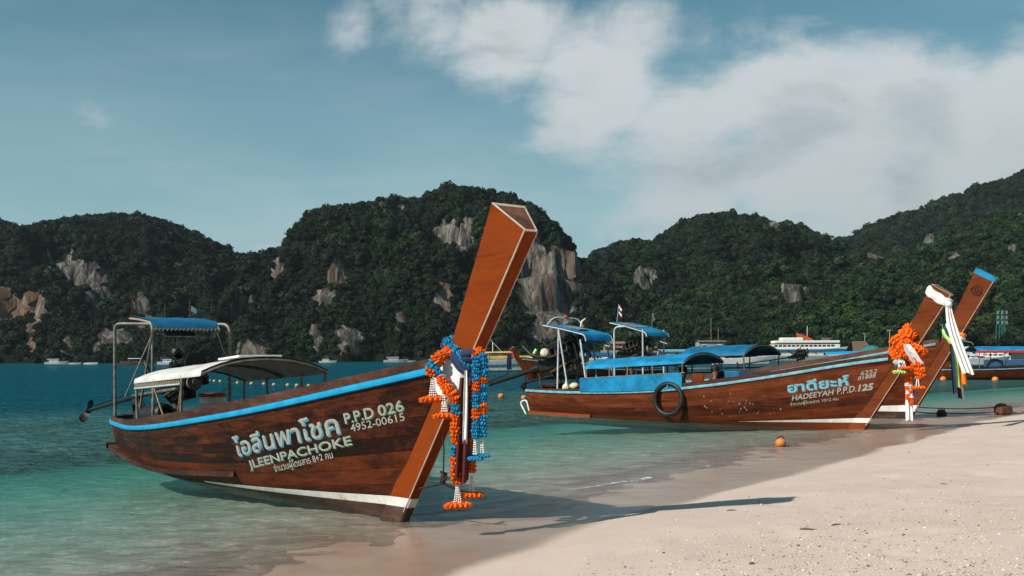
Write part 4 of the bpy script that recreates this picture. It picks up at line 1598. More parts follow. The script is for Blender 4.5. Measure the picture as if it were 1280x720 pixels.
# scuffs of old paint along the side
m = MB()
rr = random.Random(4)
for k in range(46):
    x, z = rr.gauss(6.9, .7), rr.gauss(.50, .14)
    if not (5.6 < x < 8.1 and .22 < z < .78):
        continue
    a, n_ = rr.uniform(.006, .024), 7
    lean = rr.uniform(-.6, .6)
    pts = []
    for i in range(n_):
        th = 2 * math.pi * i / n_
        r_ = a * rr.uniform(.35, 1.1)
        pts.append(h2.at(x + r_ * math.cos(th) + lean * r_ * math.sin(th), z + 1.5 * r_ * math.sin(th), -1, .0165))
    m.poly(pts)
m.build('paint_scuff', mat_plain('old scuffed paint', (.30, .22, .17), .8, .5, 25), boat2)

# boat 2: two arched canopies, posts, side curtain, panels
b = boat2
ca = vault(b, L2 - 7.35, L2 - 4.15, .86, 1.37, 1.52, .21, M_bluetarp2)
for x in (L2 - 7.3, L2 - 6.5, L2 - 5.9, L2 - 5.1, L2 - 4.2):
    for s in (-1, 1):
        q = x / (L2 + .6)
        tube_obj('canopy_post', [h2.at(x, h2.zs(q) - .05, s, -.07), (x, s * .85, 1.37 + (x - L2 + 7.35) * .045)], .022, M_steel, b)
tube_obj('hand_rail', [(L2 - 7.3, .85, 1.12), (L2 - 4.2, .86, 1.25)], .02, M_steel, b)
m = MB()
for lay, fl in ((0, False), (.012, True)):
    g = []
    for i in range(41):
        x = L2 - 7.45 + 3.3 * i / 40
        zb, zt = h2.zs(x / (L2 + .6)) + .02, 1.075 + .17 * i / 40 + .012 * math.sin(i * .9)
        y = -(abs(h2.at(x, .75, -1).y) + .052)
        g.append([Vector((x, y - lay + .012 * math.sin(i * 1.7 + r * 2.1) * (r / 6), zb + (zt - zb) * r / 6)) for r in range(7)])
    m.grid(g, flip=fl)
m.build('side_curtain', M_bluetarp2, b)
tube_obj('curtain_rail', [(L2 - 7.45, -.90, 1.08), (L2 - 4.1, -.90, 1.25)], .014, M_steel, b)
MB().box((L2 - 3.95, -.55, .98), (.34, .04, .50), None, .008).build('locker_door', M_prow2, b)
MB().box((L2 - 3.45, .72, 1.03), (1.6, .03, .48), None, .006).build('side_panel', M_navy, b)
MB().box((L2 - 3.05, -.45, 1.12), (.42, .04, .34), None, .02).build('seat_back', M_bluetarp, b)
MB().box((L2 - 2.3, .1, 1.10), (.9, 1.2, .05), None, .01).build('bow_thwart', M_deck, b)
lr = lip_roof(b, .62, L2 - 7.55, -.60, .52, 2.56, 2.26, .17, M_bluetarp2)
MB().box((1.45, -.1, 2.455), (.55, .42, .03), Matrix.Rotation(.18, 3, 'Y'), .004).build('solar_panel', M_solar, lr)
for x0, y, x1, z1 in ((1.05, -.58, 1.2, 2.42), (L2 - 7.6, -.58, L2 - 7.75, 2.12), (L2 - 7.6, .50, L2 - 7.75, 2.12), (.75, .50, .75, 2.52), (1.5, .50, 1.5, 2.36)):
    tube_obj('roof_post', [(x0 + .15, y * 1.1, .72), (x1, y, z1)], .026, M_paintpipe if y < 0 else M_bluepipe, b)
tube_obj('roof_post', [(1.78, -.80, .55), (1.22, -.60, 2.42)], .024, M_paintpipe, b)
m = MB().tube(round_path([(.62, -.45, 2.55), (.85, -.40, 2.78), (1.1, .35, 2.74), (1.2, .45, 2.52)], .15), .02, 7)
m.build('roof_hoop', M_paintpipe, lr)
MB().sphere((1.0, -.05, 2.79), .055, 10, 7).build('lamp', M_red, lr)
MB().tube([(1.25, .30, 2.50), (1.27, .32, 2.66), (1.38, .36, 2.74)], [.03, .04, .02], 7).build('tied_rag', M_cream, lr)
make_engine(b, (.62, -.05, 1.50), (-2.5, -.75, .60), 1.6, filt=Vector((.55, -.46, 1.74)), seed=5)
tube_obj('engine_prop', [(.45, -.45, .62), (.35, -.5, 1.2)], .025, M_rust, b)
MB().box((.75, 0, .86), (.55, 1.05, .12), None, .03).build('stern_deck', M_rail, b)
for y in (-.30, .05):
    MB().tube(round_path([(-.36, y, -.02), (-.62, y, .34), (-.34, y, .42), (-.24, y, .1)], .14, 6), .026, 8).build('boarding_rail', M_white, b)
MB().sphere((L2 - 7.9, -.66, .86), .12, 12, 8, (1.2, 1, .8)).build('net_float', M_cream, b)
MB().lathe([(.02, 0), (.13, 0), (.12, .10), (.04, .18), (.035, .26), (.02, .27)], (L2 - 8.15, -.70, .76), 14).build('jug', M_cream, b)
MB().box((1.9, -.1, .75), (.9, 1.0, .35), None, .04).build('engine_locker', M_black, b)
m = MB()
for s in (-1,):
    rows = []
    for i in range(9):
        x = .0 + 2.5 * i / 8
        p = h2.at(x, .06, s, 0)
        wd = .22 - .13 * i / 8
        rows.append([p + Vector((0, s * a, b_)) for a, b_ in rect(-.01, wd, -.05, .05)])
    m.grid(rows, closed_u=True, smooth=False).poly(rows[0]).poly(rows[-1])
m.build('spray_ledge', M_bottom2, b)

ty = tyre('tyre', 'large black tyre hanging on the side of the red brown boat', bw(b, h2.at(5.22, .62, -1, .10)), (-.62, -.76, .06), .375, .062)
hang = bw(b, h2.at(5.22, .96, -1, .06))
tag(MB().tube(round_path([bw(b, h2.at(5.22, .86, -1, -.02)) + Vector((0, 0, .06)), hang + Vector((0, 0, .0)), bw(b, h2.at(5.22, .93, -1, .10))], .05), .012, 6).build('tyre_rope', M_rope), 'short rope loop holding the black tyre on the red brown boat', 'rope')

# boat 3: stern roof, flag, canopy
b = boat3
lr = lip_roof(b, .95, 2.45, -.62, .55, 2.76, 2.42, .14, M_bluetarp2)
MB().box((1.45, -.05, 2.665), (.85, .75, .03), Matrix.Rotation(.21, 3, 'Y'), .004).build('solar_panel', M_solar, lr)
tube_obj('roof_post', round_path([(1.15, -.62, .8), (1.15, -.62, 2.60), (1.6, -.62, 2.62)], .18), .034, M_paintpipe, b)
for x, y in ((2.3, -.6), (2.3, .5), (1.15, .5)):
    tube_obj('roof_post', [(x, y, .8), (x, y, 2.5)], .03, M_paintpipe, b)
st = tube_obj('flag_staff', [(1.0, -.30, 2.72), (1.08, -.30, 3.36)], .014, M_bluepipe, lr, 6)
for k, (mm_, v0, v1) in enumerate(((M_red, 0, 1 / 6), (M_cloth, 1 / 6, 2 / 6), (M_navy, 2 / 6, 4 / 6), (M_cloth, 4 / 6, 5 / 6), (M_red, 5 / 6, 1))):
    rows = [[Vector((1.08 + .29 * u, -.30 - .22 * u + .03 * math.sin(7 * u), 3.00 + .34 * v - .12 * u * u + .015 * math.sin(9 * u))) for u in np.linspace(0, 1, 8)] for v in (v0, v1)]
    MB().grid(rows).build('flag_stripe', mm_, st)
tube_obj('flag_staff', [(1.9, .4, 2.55), (1.92, .4, 3.05)], .012, M_steel, lr, 6)
MB().grid([[Vector((1.92 + .03 * math.sin(6 * v), .4 + .10 * u, 2.80 + .25 * v)) for u in (0, .5, 1)] for v in np.linspace(0, 1, 5)]).build('rag', M_cloth, lr)
make_engine(b, (1.3, 0, 1.75), (-3.0, -.55, .72), 1.3, seed=9)
vault(b, L3 - 6.6, L3 - 4.35, 1.0, 1.66, 1.70, .27, M_bluetarp)
for x in (L3 - 6.5, L3 - 5.4, L3 - 4.4):
    for s in (-1, 1):
        tube_obj('canopy_post', [h3.at(x, h3.zs(x / 11.4) - .05, s, -.07), (x, s * .98, 1.66)], .022, M_steel, b)
tube_obj('hand_rail', [(L3 - 8.3, .98, 1.22), (L3 - 4.4, .99, 1.30)], .025, M_steel, b)
# blue cap and carved roundel of its prow
axv = Vector((h3.rake, 0, 1)).normalized()
ms, _ = make_stem(h3, 3.505, cfg3['D'], cfg3['tf'], cfg3['tb_fn'], 3.40, 3, .008)
cap = ms.build('prow_cap', M_bluetarp2, stem3)
zc_ = 3.10
ppv = Vector((1, 0, -h3.rake)).normalized()
cen = Vector((h3.L + h3.rake * zc_, 0, zc_)) - ppv * (cfg3['D'](zc_) * .50)
yf = -(cfg3['tf'](zc_) + cfg3['tb_fn'](zc_)) / 2
sl = (cfg3['tb_fn'](zc_) - cfg3['tf'](zc_)) / cfg3['D'](zc_)
def face3(u, v, o=.004):
    return cen + ppv * u + axv * v + Vector((0, yf + sl * u - o, 0))
M_burnt = mat_plain('burnt wood mark', (.05, .016, .008), .7, .2, 20)
m = MB()
for rad in (.125, .10):
    m.tube([face3(rad * math.cos(a), rad * math.sin(a)) for a in np.linspace(0, 6.2832, 33)[:-1]], .008, 5, closed=True)
for k in range(3):
    a0 = k * 2.094
    m.tube([face3(.07 * math.cos(a0 + t) * (1 - .25 * t), .07 * math.sin(a0 + t) * (1 - .25 * t)) for t in np.linspace(0, 1.9, 9)], .010, 5)
m.tube([face3(-.04, .02), face3(0, -.05), face3(.05, .03)], .012, 5)
m.build('roundel', M_burnt, stem3)

# ------------------------------------------------------------------ people seated in boat 2
def skin_body(name, joints, edges, radii, mat, sub=1):
    me = bpy.data.meshes.new(name)
    me.from_pydata(joints, edges, [])
    o = bpy.data.objects.new(name, me)
    C.objects.link(o)
    o.modifiers.new('skin', 'SKIN')
    for v, r in zip(me.skin_vertices[0].data, radii):
        v.radius = (r, r) if not hasattr(r, '__len__') else r
    me.skin_vertices[0].data[0].use_root = True
    sm_ = o.modifiers.new('sub', 'SUBSURF')
    sm_.levels = sm_.render_levels = sub
    dg = bpy.context.evaluated_depsgraph_get()
    nm = bpy.data.meshes.new_from_object(o.evaluated_get(dg))
    bpy.data.objects.remove(o)
    for p in nm.polygons:
        p.use_smooth = True
    no = bpy.data.objects.new(name, nm)
    nm.materials.clear()
    nm.materials.append(mat)
    C.objects.link(no)
    return no


def seated_person(loc, rz, label, shirt, group=None):
    t = thing('person', label, 'person', loc, rz, group)
    J = [(0, 0, .10), (0, 0, .30), (.02, 0, .50), (.03, 0, .60), (.05, 0, .68), (.06, 0, .80), (.06, 0, .88),      # 0 pelvis .. 6 crown
         (.02, .19, .53), (.10, .25, .28), (.30, .17, .16), (.38, .13, .15),
         (.02, -.19, .53), (.10, -.25, .28), (.30, -.17, .16), (.38, -.13, .15),
         (.06, .10, .09), (.42, .12, .12), (.44, .12, -.30), (.56, .13, -.34),
         (.06, -.10, .09), (.42, -.12, .12), (.44, -.12, -.30), (.56, -.13, -.34)]
    E = [(0, 1), (1, 2), (2, 3), (3, 4), (4, 5), (5, 6), (2, 7), (7, 8), (8, 9), (9, 10), (2, 11), (11, 12), (12, 13), (13, 14), (0, 15), (15, 16), (16, 17), (17, 18), (0, 19), (19, 20), (20, 21), (21, 22)]
    Rr = [(.15, .12), (.14, .11), (.13, .10), .055, .075, .098, .06, .055, .042, .035, .03, .055, .042, .035, .03, .085, .065, .05, .035, .085, .065, .05, .035]
    body = skin_body('body', J, E, Rr, M_skin)
    body.parent = t
    sh = skin_body('shirt', [J[0], J[1], J[2], (.025, 0, .56), J[7], tuple(.6 * a + .4 * b for a, b in zip(J[7], J[8])), J[11], tuple(.6 * a + .4 * b for a, b in zip(J[11], J[12]))],
                   [(0, 1), (1, 2), (2, 3), (2, 4), (4, 5), (2, 6), (6, 7)], [(.165, .135), (.155, .125), (.15, .115), .075, .075, .06, .075, .06], shirt)
    sh.parent = t
    MB().sphere((.045, 0, .835), .112, 14, 9, (1.02, .92, .98)).build('hair', M_hair, t)
    f = MB().sphere((.15, 0, .775), .018, 8, 5, (1, .8, 1.3)).sphere((.06, .092, .79), .022, 6, 5, (.8, .5, 1.2)).sphere((.06, -.092, .79), .022, 6, 5, (.8, .5, 1.2))
    f.build('nose_and_ears', M_skin, t)
    e = MB()
    for y in (-.032, .032):
        e.sphere((.135, y, .80), .012, 8, 5)
    e.build('eye', M_hair, t)
    return t


rzb = boat2.rotation_euler[2]
seated_person(bw(boat2, (L2 - 4.05, .25, .50)), rzb + .3, 'dark haired person seated in the shade just forward of the blue side curtain', M_darkshirt)
seated_person(bw(boat2, (L2 - 5.05, .30, .46)), rzb + .5, 'dark haired person seated behind the forward end of the blue side curtain', M_navy)

# ------------------------------------------------------------------ garlands and sashes
def flower_mesh(name, r, hgt, mat, seed, petals=11):
    rr = random.Random(seed)
    m = MB()
    n = petals * 2
    rows = []
    for i, (rf, z) in enumerate(((.35, -.5), (.92, -.36), (1.05, -.02), (.88, .30), (.45, .5))):
        rows.append([((r * rf * (1 + (.20 if k % 2 else -.18) + rr.uniform(-.16, .16))) * math.cos(2 * math.pi * (k + i * .5) / n), (r * rf * (1 + (.20 if k % 2 else -.18) + rr.uniform(-.16, .16))) * math.sin(2 * math.pi * (k + i * .5) / n), hgt * (z + rr.uniform(-.24, .24))) for k in range(n)])
    m.grid(rows, closed_u=True, smooth=False)
    m.poly(rows[0][::-1]).poly(rows[-1])
    me = m.mesh(name)
    me.materials.append(mat)
    return me


FM = {k: [flower_mesh('flower', 1, .95, mt, 10 + i + j * 5) for j in range(3)] for i, (k, mt) in enumerate((('o', M_marigold), ('b', M_blueflower), ('w', M_whitebead), ('g', M_greenflower), ('p', M_pink)))}


def path_pts(pts, step):
    pts = [Vector(p) for p in pts]
    dense = []
    P_ = [pts[0] * 2 - pts[1]] + pts + [pts[-1] * 2 - pts[-2]]
    for i in range(1, len(P_) - 2):
        for k in range(24):
            t = k / 24
            p0, p1, p2, p3 = P_[i - 1:i + 3]
            dense.append(.5 * (2 * p1 + (p2 - p0) * t + (2 * p0 - 5 * p1 + 4 * p2 - p3) * t * t + (3 * p1 - p0 - 3 * p2 + p3) * t ** 3))
    dense.append(pts[-1])
    out, acc = [], 0
    last = dense[0]
    nxt = 0
    for a, b in zip(dense[:-1], dense[1:]):
        d = (b - a).length
        while nxt <= acc + d and d > 1e-9:
            out.append((a + (b - a) * ((nxt - acc) / d), (b - a).normalized()))
            nxt += step
        acc += d
    return out


def garland(label, pts, colours, r=.040, step=.036, tassel=None, group=None, joined=False, name='garland', twin=0.0):
    """colours: list of (fraction up to, key)"""
    pts = [Vector(p) for p in pts]
    t = thing(name, label, 'garland', pts[0], 0, group)
    L_ = path_pts(pts, step)
    rr = random.Random(sum(map(ord, label)) % 999)
    jm = {}
    for i, (p, d) in enumerate(L_):
        f = i / max(1, len(L_) - 1)
        key = next((k for lim, k in colours if f <= lim), colours[-1][1])
        me = rr.choice(FM[key])
        q = Vector((0, 0, 1)).rotation_difference(d)
        sc = r * rr.uniform(.80, 1.16)
        jit = Vector((rr.uniform(-1, 1), rr.uniform(-1, 1), 0)) * r * .12
        Mx = Matrix.LocRotScale(p - pts[0] + jit, (q.to_matrix() @ Matrix.Rotation(rr.uniform(0, 6), 3, 'Z') @ Matrix.Rotation(rr.uniform(-.34, .34), 3, 'X')).to_quaternion(), Vector((sc, sc, max(sc * .9, step * 1.05))))
        if joined:
            jm.setdefault(key, []).append((me, Mx))
        else:
            o = bpy.data.objects.new('flower', me)
            C.objects.link(o)
            o.parent = t
            o.matrix_local = Mx
    for key, lst in jm.items():
        m = MB()
        for me, Mx in lst:
            b0 = len(m.v)
            m.v += [tuple(Mx @ v.co) for v in me.vertices]
            m.f += [tuple(b0 + i for i in p.vertices) for p in me.polygons]
            m.sm += [False] * len(me.polygons)
        o = m.build('flowers', FM[key][0].materials[0], t)
        o['kind'] = 'stuff'
    for ts in (tassel or []):
        p0, ln, ek, er = Vector(ts[0]) - pts[0], ts[1], ts[2], ts[3]
        m = MB()
        for s in range(4):
            a = s * 1.571 + .4
            for k in range(int(ln / .020)):
                f = k / (ln / .020)
                sp = er * (.12 + .26 * f)
                m.sphere((p0.x + sp * math.cos(a), p0.y + sp * math.sin(a), p0.z - ln * f), .0085 if not joined else .013, 6, 4)
        m.build('tassel', M_whitebead, t)
        me = FM[ek][0]
        for dx in ((-.5, 0, .5) if er > .04 else (0,)):
            o = bpy.data.objects.new('tassel_flower', me)
            C.objects.link(o)
            o.parent = t
            o.matrix_local = Matrix.LocRotScale(p0 + Vector((dx * er * 1.1, 0, -ln - .012)), None, Vector((er * .72, er * .72, er * .62)))
    return t


def stem_ring(h, cfg, z, gap, tilt=0.0, n=6, up_back=0.0):
    """closed loop round the prow at height z"""
    ax = Vector((h.rake, 0, 1)).normalized()
    pp = Vector((1, 0, -h.rake)).normalized()
    f = Vector((h.L + h.rake * z, 0, z))
    D, tf, tb = cfg['D'](z), cfg['tf'](z), cfg['tb_fn'](z)
    cs = [f + pp * gap + Vector((0, -tf - gap * .6, 0)), f - pp * (D * .5) + Vector((0, -(tf + tb) / 2 - gap, 0)), f - pp * (D + gap) + Vector((0, -tb - gap * .6, 0)) + ax * up_back,
          f - pp * (D + gap) + Vector((0, tb + gap * .6, 0)) + ax * up_back, f - pp * (D * .5) + Vector((0, (tf + tb) / 2 + gap, 0)), f + pp * gap + Vector((0, tf + gap * .6, 0))]
    out = []
    m = len(cs)
    for i in range(m):
        p0, p1, p2, p3 = cs[i - 1], cs[i], cs[(i + 1) % m], cs[(i + 2) % m]
        for k in range(n):
            t = k / n
            out.append(.5 * (2 * p1 + (p2 - p0) * t + (2 * p0 - 5 * p1 + 4 * p2 - p3) * t * t + (3 * p1 - p0 - 3 * p2 + p3) * t ** 3))
    return out


def wrap(root, h, cfg, z0, z1, gap, mat, parent, label, name='cloth_wrap', folds=5, sag=0.0, cat='sash', up_back=0.0):
    """cloth wound round the prow"""
    m = MB()
    rows = []
    nr = 12
    for i in range(nr + 1):
        t = i / nr
        ring = stem_ring(h, cfg, z0 + (z1 - z0) * t, gap + .012 * math.sin(t * math.pi * folds) ** 2 + .02 * math.sin(math.pi * t), up_back=up_back)
        n = len(ring)
        rr = []
        for k, p in enumerate(ring):
            w_ = math.exp(-((k - n * .16) / (n * .12)) ** 2)
            rr.append(bw(root, p + Vector((0, 0, -sag * w_ * (1 - t))) + Vector((.006 * math.sin(k * 1.9 + i), 0, .012 * math.sin(k * 1.1 + i * .7)))))
        rows.append(rr)
    m.grid(rows, closed_u=True)
    o = m.build(name, mat, parent)
    if label:
        tag(o, label, cat)
    return o


def hanging_cloth(name, top, length, width, mat, label=None, folds=3, depth=.03, parent=None, dirx=Vector((1, 0, 0)), drift=Vector((0, 0, 0)), flare=1.0, n=18, cat='sash', seed=0):
    """strip of cloth hanging in soft folds from a point"""
    m = MB()
    dirx = dirx.normalized()
    nrm = dirx.cross(Vector((0, 0, 1))).normalized()
    top = Vector(top)
    for lay, fl in ((0.0, False), (.004, True)):
        rows = []
        for i in range(n + 1):
            t = i / n
            wd = width * (.55 + .45 * min(1, t * 3)) * (1 + (flare - 1) * t)
            c = top + Vector((0, 0, -length * t)) + drift * (t ** 1.3) + nrm * (.015 * math.sin(t * 5 + seed))
            rows.append([c + dirx * (wd * (u - .5)) + nrm * (depth * math.cos(u * math.pi * folds * 2 + seed + t * .8) * (.5 + .5 * t) + lay) + Vector((0, 0, -.025 * math.sin(u * 7 + seed) * (t > .95))) for u in np.linspace(0, 1, folds * 6 + 1)])
        m.grid(rows, flip=fl)
    o = m.build(name, mat, parent)
    if label:
        tag(o, label, cat)
    return o


b1, Yg = boat1, 8.42
rg = stem_ring(h1, cfg1, 1.58, .035, up_back=-.02)
garland('blue flower garland wound round the orange prow, topmost of its flowers', [bw(b1, p) for p in rg] + [bw(b1, rg[0])], [(1, 'b')], .034, .032)
rg = stem_ring(h1, cfg1, 1.72, .05, up_back=-.02)
# white and navy cloth tied on the prow
sash = thing('prow_sash', 'white and navy cloth knotted round the prow above the marigold strings', 'sash', bw(b1, (h1.L + 1.2, 0, 1.5)))
def sub(o):
    o.parent = sash
    o.matrix_parent_inverse = Matrix.Translation(-sash.location)
    return o
sub(wrap(b1, h1, cfg1, 1.24, 1.52, .05, M_cloth, None, None, 'white_wrap', sag=.13))
sub(wrap(b1, h1, cfg1, 1.49, 1.56, .06, M_navy, None, None, 'navy_wrap', folds=3))
kn = at(592, 447, Yg + .02)
m = MB()
m.sphere(kn, .075, 14, 10, (1.5, .8, .8))
m.tube(round_path([kn + Vector((-.10, 0, .03)), kn + Vector((0, -.07, .05)), kn + Vector((.09, -.01, -.03))], .06), .035, 8)
sub(m.build('knot', M_navy, None))
sub(hanging_cloth('white_tail', at(582.5, 463, Yg - .05), .62, .042, M_cloth, folds=1, depth=.02, drift=Vector((-.015, 0, 0)), seed=1))
sub(hanging_cloth('navy_tail', at(590, 452, Yg + .03), .52, .085, M_navy, folds=1, depth=.03, drift=Vector((-.09, 0, 0)), seed=2))
sub(hanging_cloth('maroon_tail', at(580, 472, Yg - .03), .90, .13, M_maroon, folds=2, depth=.03, drift=Vector((-.03, 0, 0)), seed=3))

garland('orange flower bunch on the rail with a blue band and a short beaded tassel', [at(561, 441, 8.60), at(553, 444, 8.56), at(546, 452, 8.55), at(541, 462, 8.55), at(541, 472, 8.55)], [(.62, 'o'), (.86, 'b'), (1, 'o')], .052, .034,
        [(at(541, 474, 8.55), .165, 'o', .085)])
garland('small blue and orange flower loop beside the white cloth on the rail', [at(536, 458, 8.70), at(545, 462, 8.54), at(551, 472, 8.52), at(556, 480, 8.50), at(556, 489, 8.5)], [(.75, 'b'), (1, 'o')], .036, .032,
        [(at(555.5, 494, 8.5), .17, 'o', .075)])
garland('long orange marigold string with two blue bands, longer one left of the maroon cloth', [at(550, 473, 8.50), at(557, 484, 8.44), at(566, 494, 8.40), at(570, 506, Yg), at(569.5, 540, Yg), at(569.5, 575, Yg), at(571.5, 604, Yg)],
        [(.30, 'o'), (.40, 'b'), (.67, 'o'), (.77, 'b'), (1, 'o')], .041, .034, [(at(572, 607, Yg), .16, 'o', .085)])
garland('orange marigold string hanging right of the maroon cloth with blue middle', [at(594, 470, 8.5), at(589, 482, Yg + .05), at(588, 520, Yg + .05), at(588, 560, Yg + .05), at(590, 592, Yg + .05)],
        [(.30, 'o'), (.48, 'b'), (.78, 'o'), (.88, 'b'), (1, 'o')], .036, .034, [(at(590, 596, Yg + .05), .15, 'o', .075)])
garland('thick blue flower string with orange bands hanging from the prow edge, outer one', [at(597, 438, 8.42), at(602, 442, 8.36), at(604, 455, 8.36), at(603.5, 500, 8.38), at(603, 545, 8.38)],
        [(.10, 'o'), (.34, 'b'), (.44, 'o'), (.66, 'b'), (.76, 'o'), (1, 'b')], .038, .033, [(at(603, 548, 8.38), .14, 'b', .05)])
garland('thinner blue flower string with orange bands just inside the outer one', [at(592, 440, 8.40), at(595, 450, 8.34), at(595, 500, 8.36), at(594.5, 548, 8.36)],
        [(.08, 'o'), (.36, 'b'), (.48, 'o'), (.68, 'b'), (.80, 'o'), (1, 'b')], .030, .030, [(at(594, 550, 8.36), .15, 'b', .05)])

# boat 2's flowers and cloths
b2, cg = boat2, h2
Y2 = 20.1
for k, (z, r_, lab) in enumerate(((1.78, .09, 'thick orange marigold garland wound round the brown prow, upper turn'), (1.62, .098, 'thick orange marigold garland wound round the brown prow, middle turn'), (1.45, .085, 'orange marigold garland wound round the brown prow, lowest turn by the rail'))):
    rg = stem_ring(h2, cfg2, z, .07, up_back=.10)
    garland(lab, [bw(b2, p) for p in rg] + [bw(b2, rg[0])], [(1, 'o')], r_, .07, joined=True)
garland('orange marigold rope draped down the front of the brown prow to a short tassel', [at(1118, 424, Y2), at(1128, 436, Y2 - .1), at(1138, 446, Y2 - .15), at(1148, 458, Y2 - .15), at(1150, 472, Y2 - .15)], [(1, 'o')], .095, .065, [(at(1147, 472, Y2 - .15), .20, 'o', .11)], joined=True)
garland('pink and orange flower bunch topping the marigolds on the brown prow', [at(1131, 418, Y2 + .35), at(1133, 412, Y2 + .3), at(1137, 411, Y2 + .2), at(1138, 420, Y2)], [(.35, 'p'), (1, 'o')], .10, .06, joined=True)
garland('orange and lime flower string with white cloth hanging by the pale blue rail', [at(1116, 437, Y2 + .1), at(1120, 446, Y2), at(1123, 454, Y2), at(1125, 458, Y2)], [(.5, 'o'), (.8, 'w'), (1, 'b')], .075, .05, [(at(1130, 452, Y2 - .1), .12, 'o', .10), (at(1124, 456, Y2 - .1), .14, 'g', .10)], joined=True)
garland('thin orange and white flower string hanging low in front of the brown prow, inner one', [at(1133, 470, Y2), at(1134, 485, Y2), at(1134.5, 500, Y2)], [(.25, 'o'), (.45, 'w'), (.65, 'o'), (.8, 'w'), (1, 'o')], .042, .04, joined=True)
garland('thin orange and white flower string hanging lower beside the white cloth end', [at(1137, 470, Y2), at(1138, 488, Y2), at(1139, 505, Y2)], [(.3, 'o'), (.5, 'w'), (.7, 'o'), (.85, 'w'), (1, 'o')], .042, .04, joined=True)
hanging_cloth('sash', at(1137, 470, Y2 + .08), .93, .16, M_cloth, 'white cloth end hanging from the marigolds almost to the wet sand', 2, .03, seed=2)
hanging_cloth('sash', at(1141, 472, Y2 + .10), .40, .15, M_lilac, 'short greyish cloth hanging beside the marigolds of the brown prow', 2, .03, seed=4)
hanging_cloth('sash', at(1133, 430, Y2 - .25), .42, .22, M_cloth, 'white cloth corner showing between turns of the orange marigolds', 1, .03, seed=6, drift=Vector((.25, 0, 0)))
top_w = thing('prow_sash', 'white cloth tied round the prow tip with a long end trailing down', 'sash', bw(b2, (h2.L + h2.rake * 2.7, 0, 2.7)))
def sub2(o):
    o.parent = top_w
    o.matrix_parent_inverse = Matrix.Translation(-top_w.location)
sub2(wrap(b2, h2, cfg2, 2.64, 2.80, .012, M_cloth, None, None, 'white_wrap', folds=4, up_back=.04))
sub2(hanging_cloth('white_tail', bw(b2, (h2.L + h2.rake * 2.7 + .05, -.05, 2.66)), 1.40, .20, M_cloth, folds=3, depth=.045, drift=Vector((.36, -.1, 0)), flare=1.2, seed=3))
sub2(MB().sphere(bw(b2, (h2.L + h2.rake * 2.7 + .05, -.05, 2.68)), .07, 10, 8).build('knot', M_cloth, None))

# boat 3's striped sash
s3 = thing('prow_sash', 'sash of white, navy, lime and orange strips tied round the farther prow', 'sash', bw(boat3, (h3.L + h3.rake * 1.95, 0, 1.95)))
def sub3(o):
    o.parent = s3
    o.matrix_parent_inverse = Matrix.Translation(-s3.location)
for k, (mt, z) in enumerate(((M_orangecloth, 2.14), (M_cloth, 2.07), (M_navy, 1.99), (M_limecloth, 1.92))):
    sub3(wrap(boat3, h3, cfg3, z - .05, z + .045, .03 + .008 * k, mt, None, None, 'strip_wrap', folds=1, up_back=.12))
Y3 = 23.55
for k, (mt, px, ln, wd) in enumerate(((M_navy, 1195.5, 1.15, .10), (M_limecloth, 1199, 1.02, .15), (M_orangecloth, 1207, .95, .17), (M_maroon, 1202, 1.28, .10), (M_cloth, 1205, 1.32, .08))):
    sub3(hanging_cloth('strip', at(px - 7, 430, Y3 + .05 * k), ln * 1.06, wd, mt, folds=1, depth=.03, drift=Vector((.10, 0, 0)), seed=k))
sub3(MB().sphere(at(1196, 433, Y3 - .02), .09, 10, 8).build('knot', M_orangecloth, None))

# ------------------------------------------------------------------ farther boats
def cfg_far(L, zsc=1.0, hull=None, rail=None, prow=None, top=2.7):
    return dict(L=L, rake=.65, qd=.28, tb=.1, simple=True, sheer=[(0, .70 * zsc), (.2, .70 * zsc), (.45, .80 * zsc), (.62, .98 * zsc), (.77, 1.2 * zsc), (.91, 1.5 * zsc), (1, 1.65 * zsc)],
                beam=[(0, .6), (.05, .75), (.15, .92), (.3, 1.02), (.45, 1.05), (.6, .98), (.75, .78), (.86, .52), (.94, .28), (1, .09)],
                keel=[(0, -.2), (.5, -.26), (1, -.06)], top=top, D=lambda z: .34 + .12 * max(0, (z - 1.5) / 1.3), tf=lambda z: .06, tb_fn=lambda z: .10 + .05 * max(0, z / 3),
                hull_mat=hull or M_hull2, prow_mat=prow or M_prow2, rail_mat=rail or M_paleblue, cap=.14)


# boat at the right edge, stern to the left
bR, hR, _ = make_longtail((40.4, 64.0), (1, -.04), 'longtail boat at the right edge with blue side boards under a red striped canopy', cfg_far(11.5, 1.0))
can = vault(bR, 1.9, 9.5, 1.0, 1.95, 1.95, .28, M_bluetarp2, nx=8)
MB().box((5.6, -1.03, 1.88), (7.6, .03, .16), None, .004).build('red_valance', M_red, can)
for x in (2, 3.6, 5.4, 7.2, 9.3):
    for s in (-1, 1):
        tube_obj('canopy_post', [(x, s * .98, .7), (x, s * .98, 1.93)], .03, M_steel, bR)
MB().box((5.6, -.92, 1.10), (6.6, .05, .48), None, .01).build('side_board', M_navyhull, bR)
MB().box((5.4, -.5, 1.62), (2.3, .06, .55), None, .03).build('white_sheet', M_whitetarp, bR)
MB().box((3.4, -.5, 1.10), (.5, .9, .5), None, .05).build('seat', M_bluetarp, bR)
for x in (3.0, 6.4):
    pts = [Vector((x + .55 * math.cos(a), -.97, .86 + .5 * math.sin(a))) for a in np.linspace(0, math.pi, 13)]
    MB().tube(pts, .07, 7).build('half_tyre', M_rubber, bR)
make_engine(bR, (.7, 0, 1.5), (-2.6, -.3, .6), 1.25, seed=12)
lr = lip_roof(bR, .1, 1.7, -.7, .7, 2.75, 2.5, .15, M_bluetarp)
for y in (-.65, .65):
    tube_obj('roof_post', [(.9, y, .7), (.9, y, 2.62)], .03, M_paintpipe, bR)

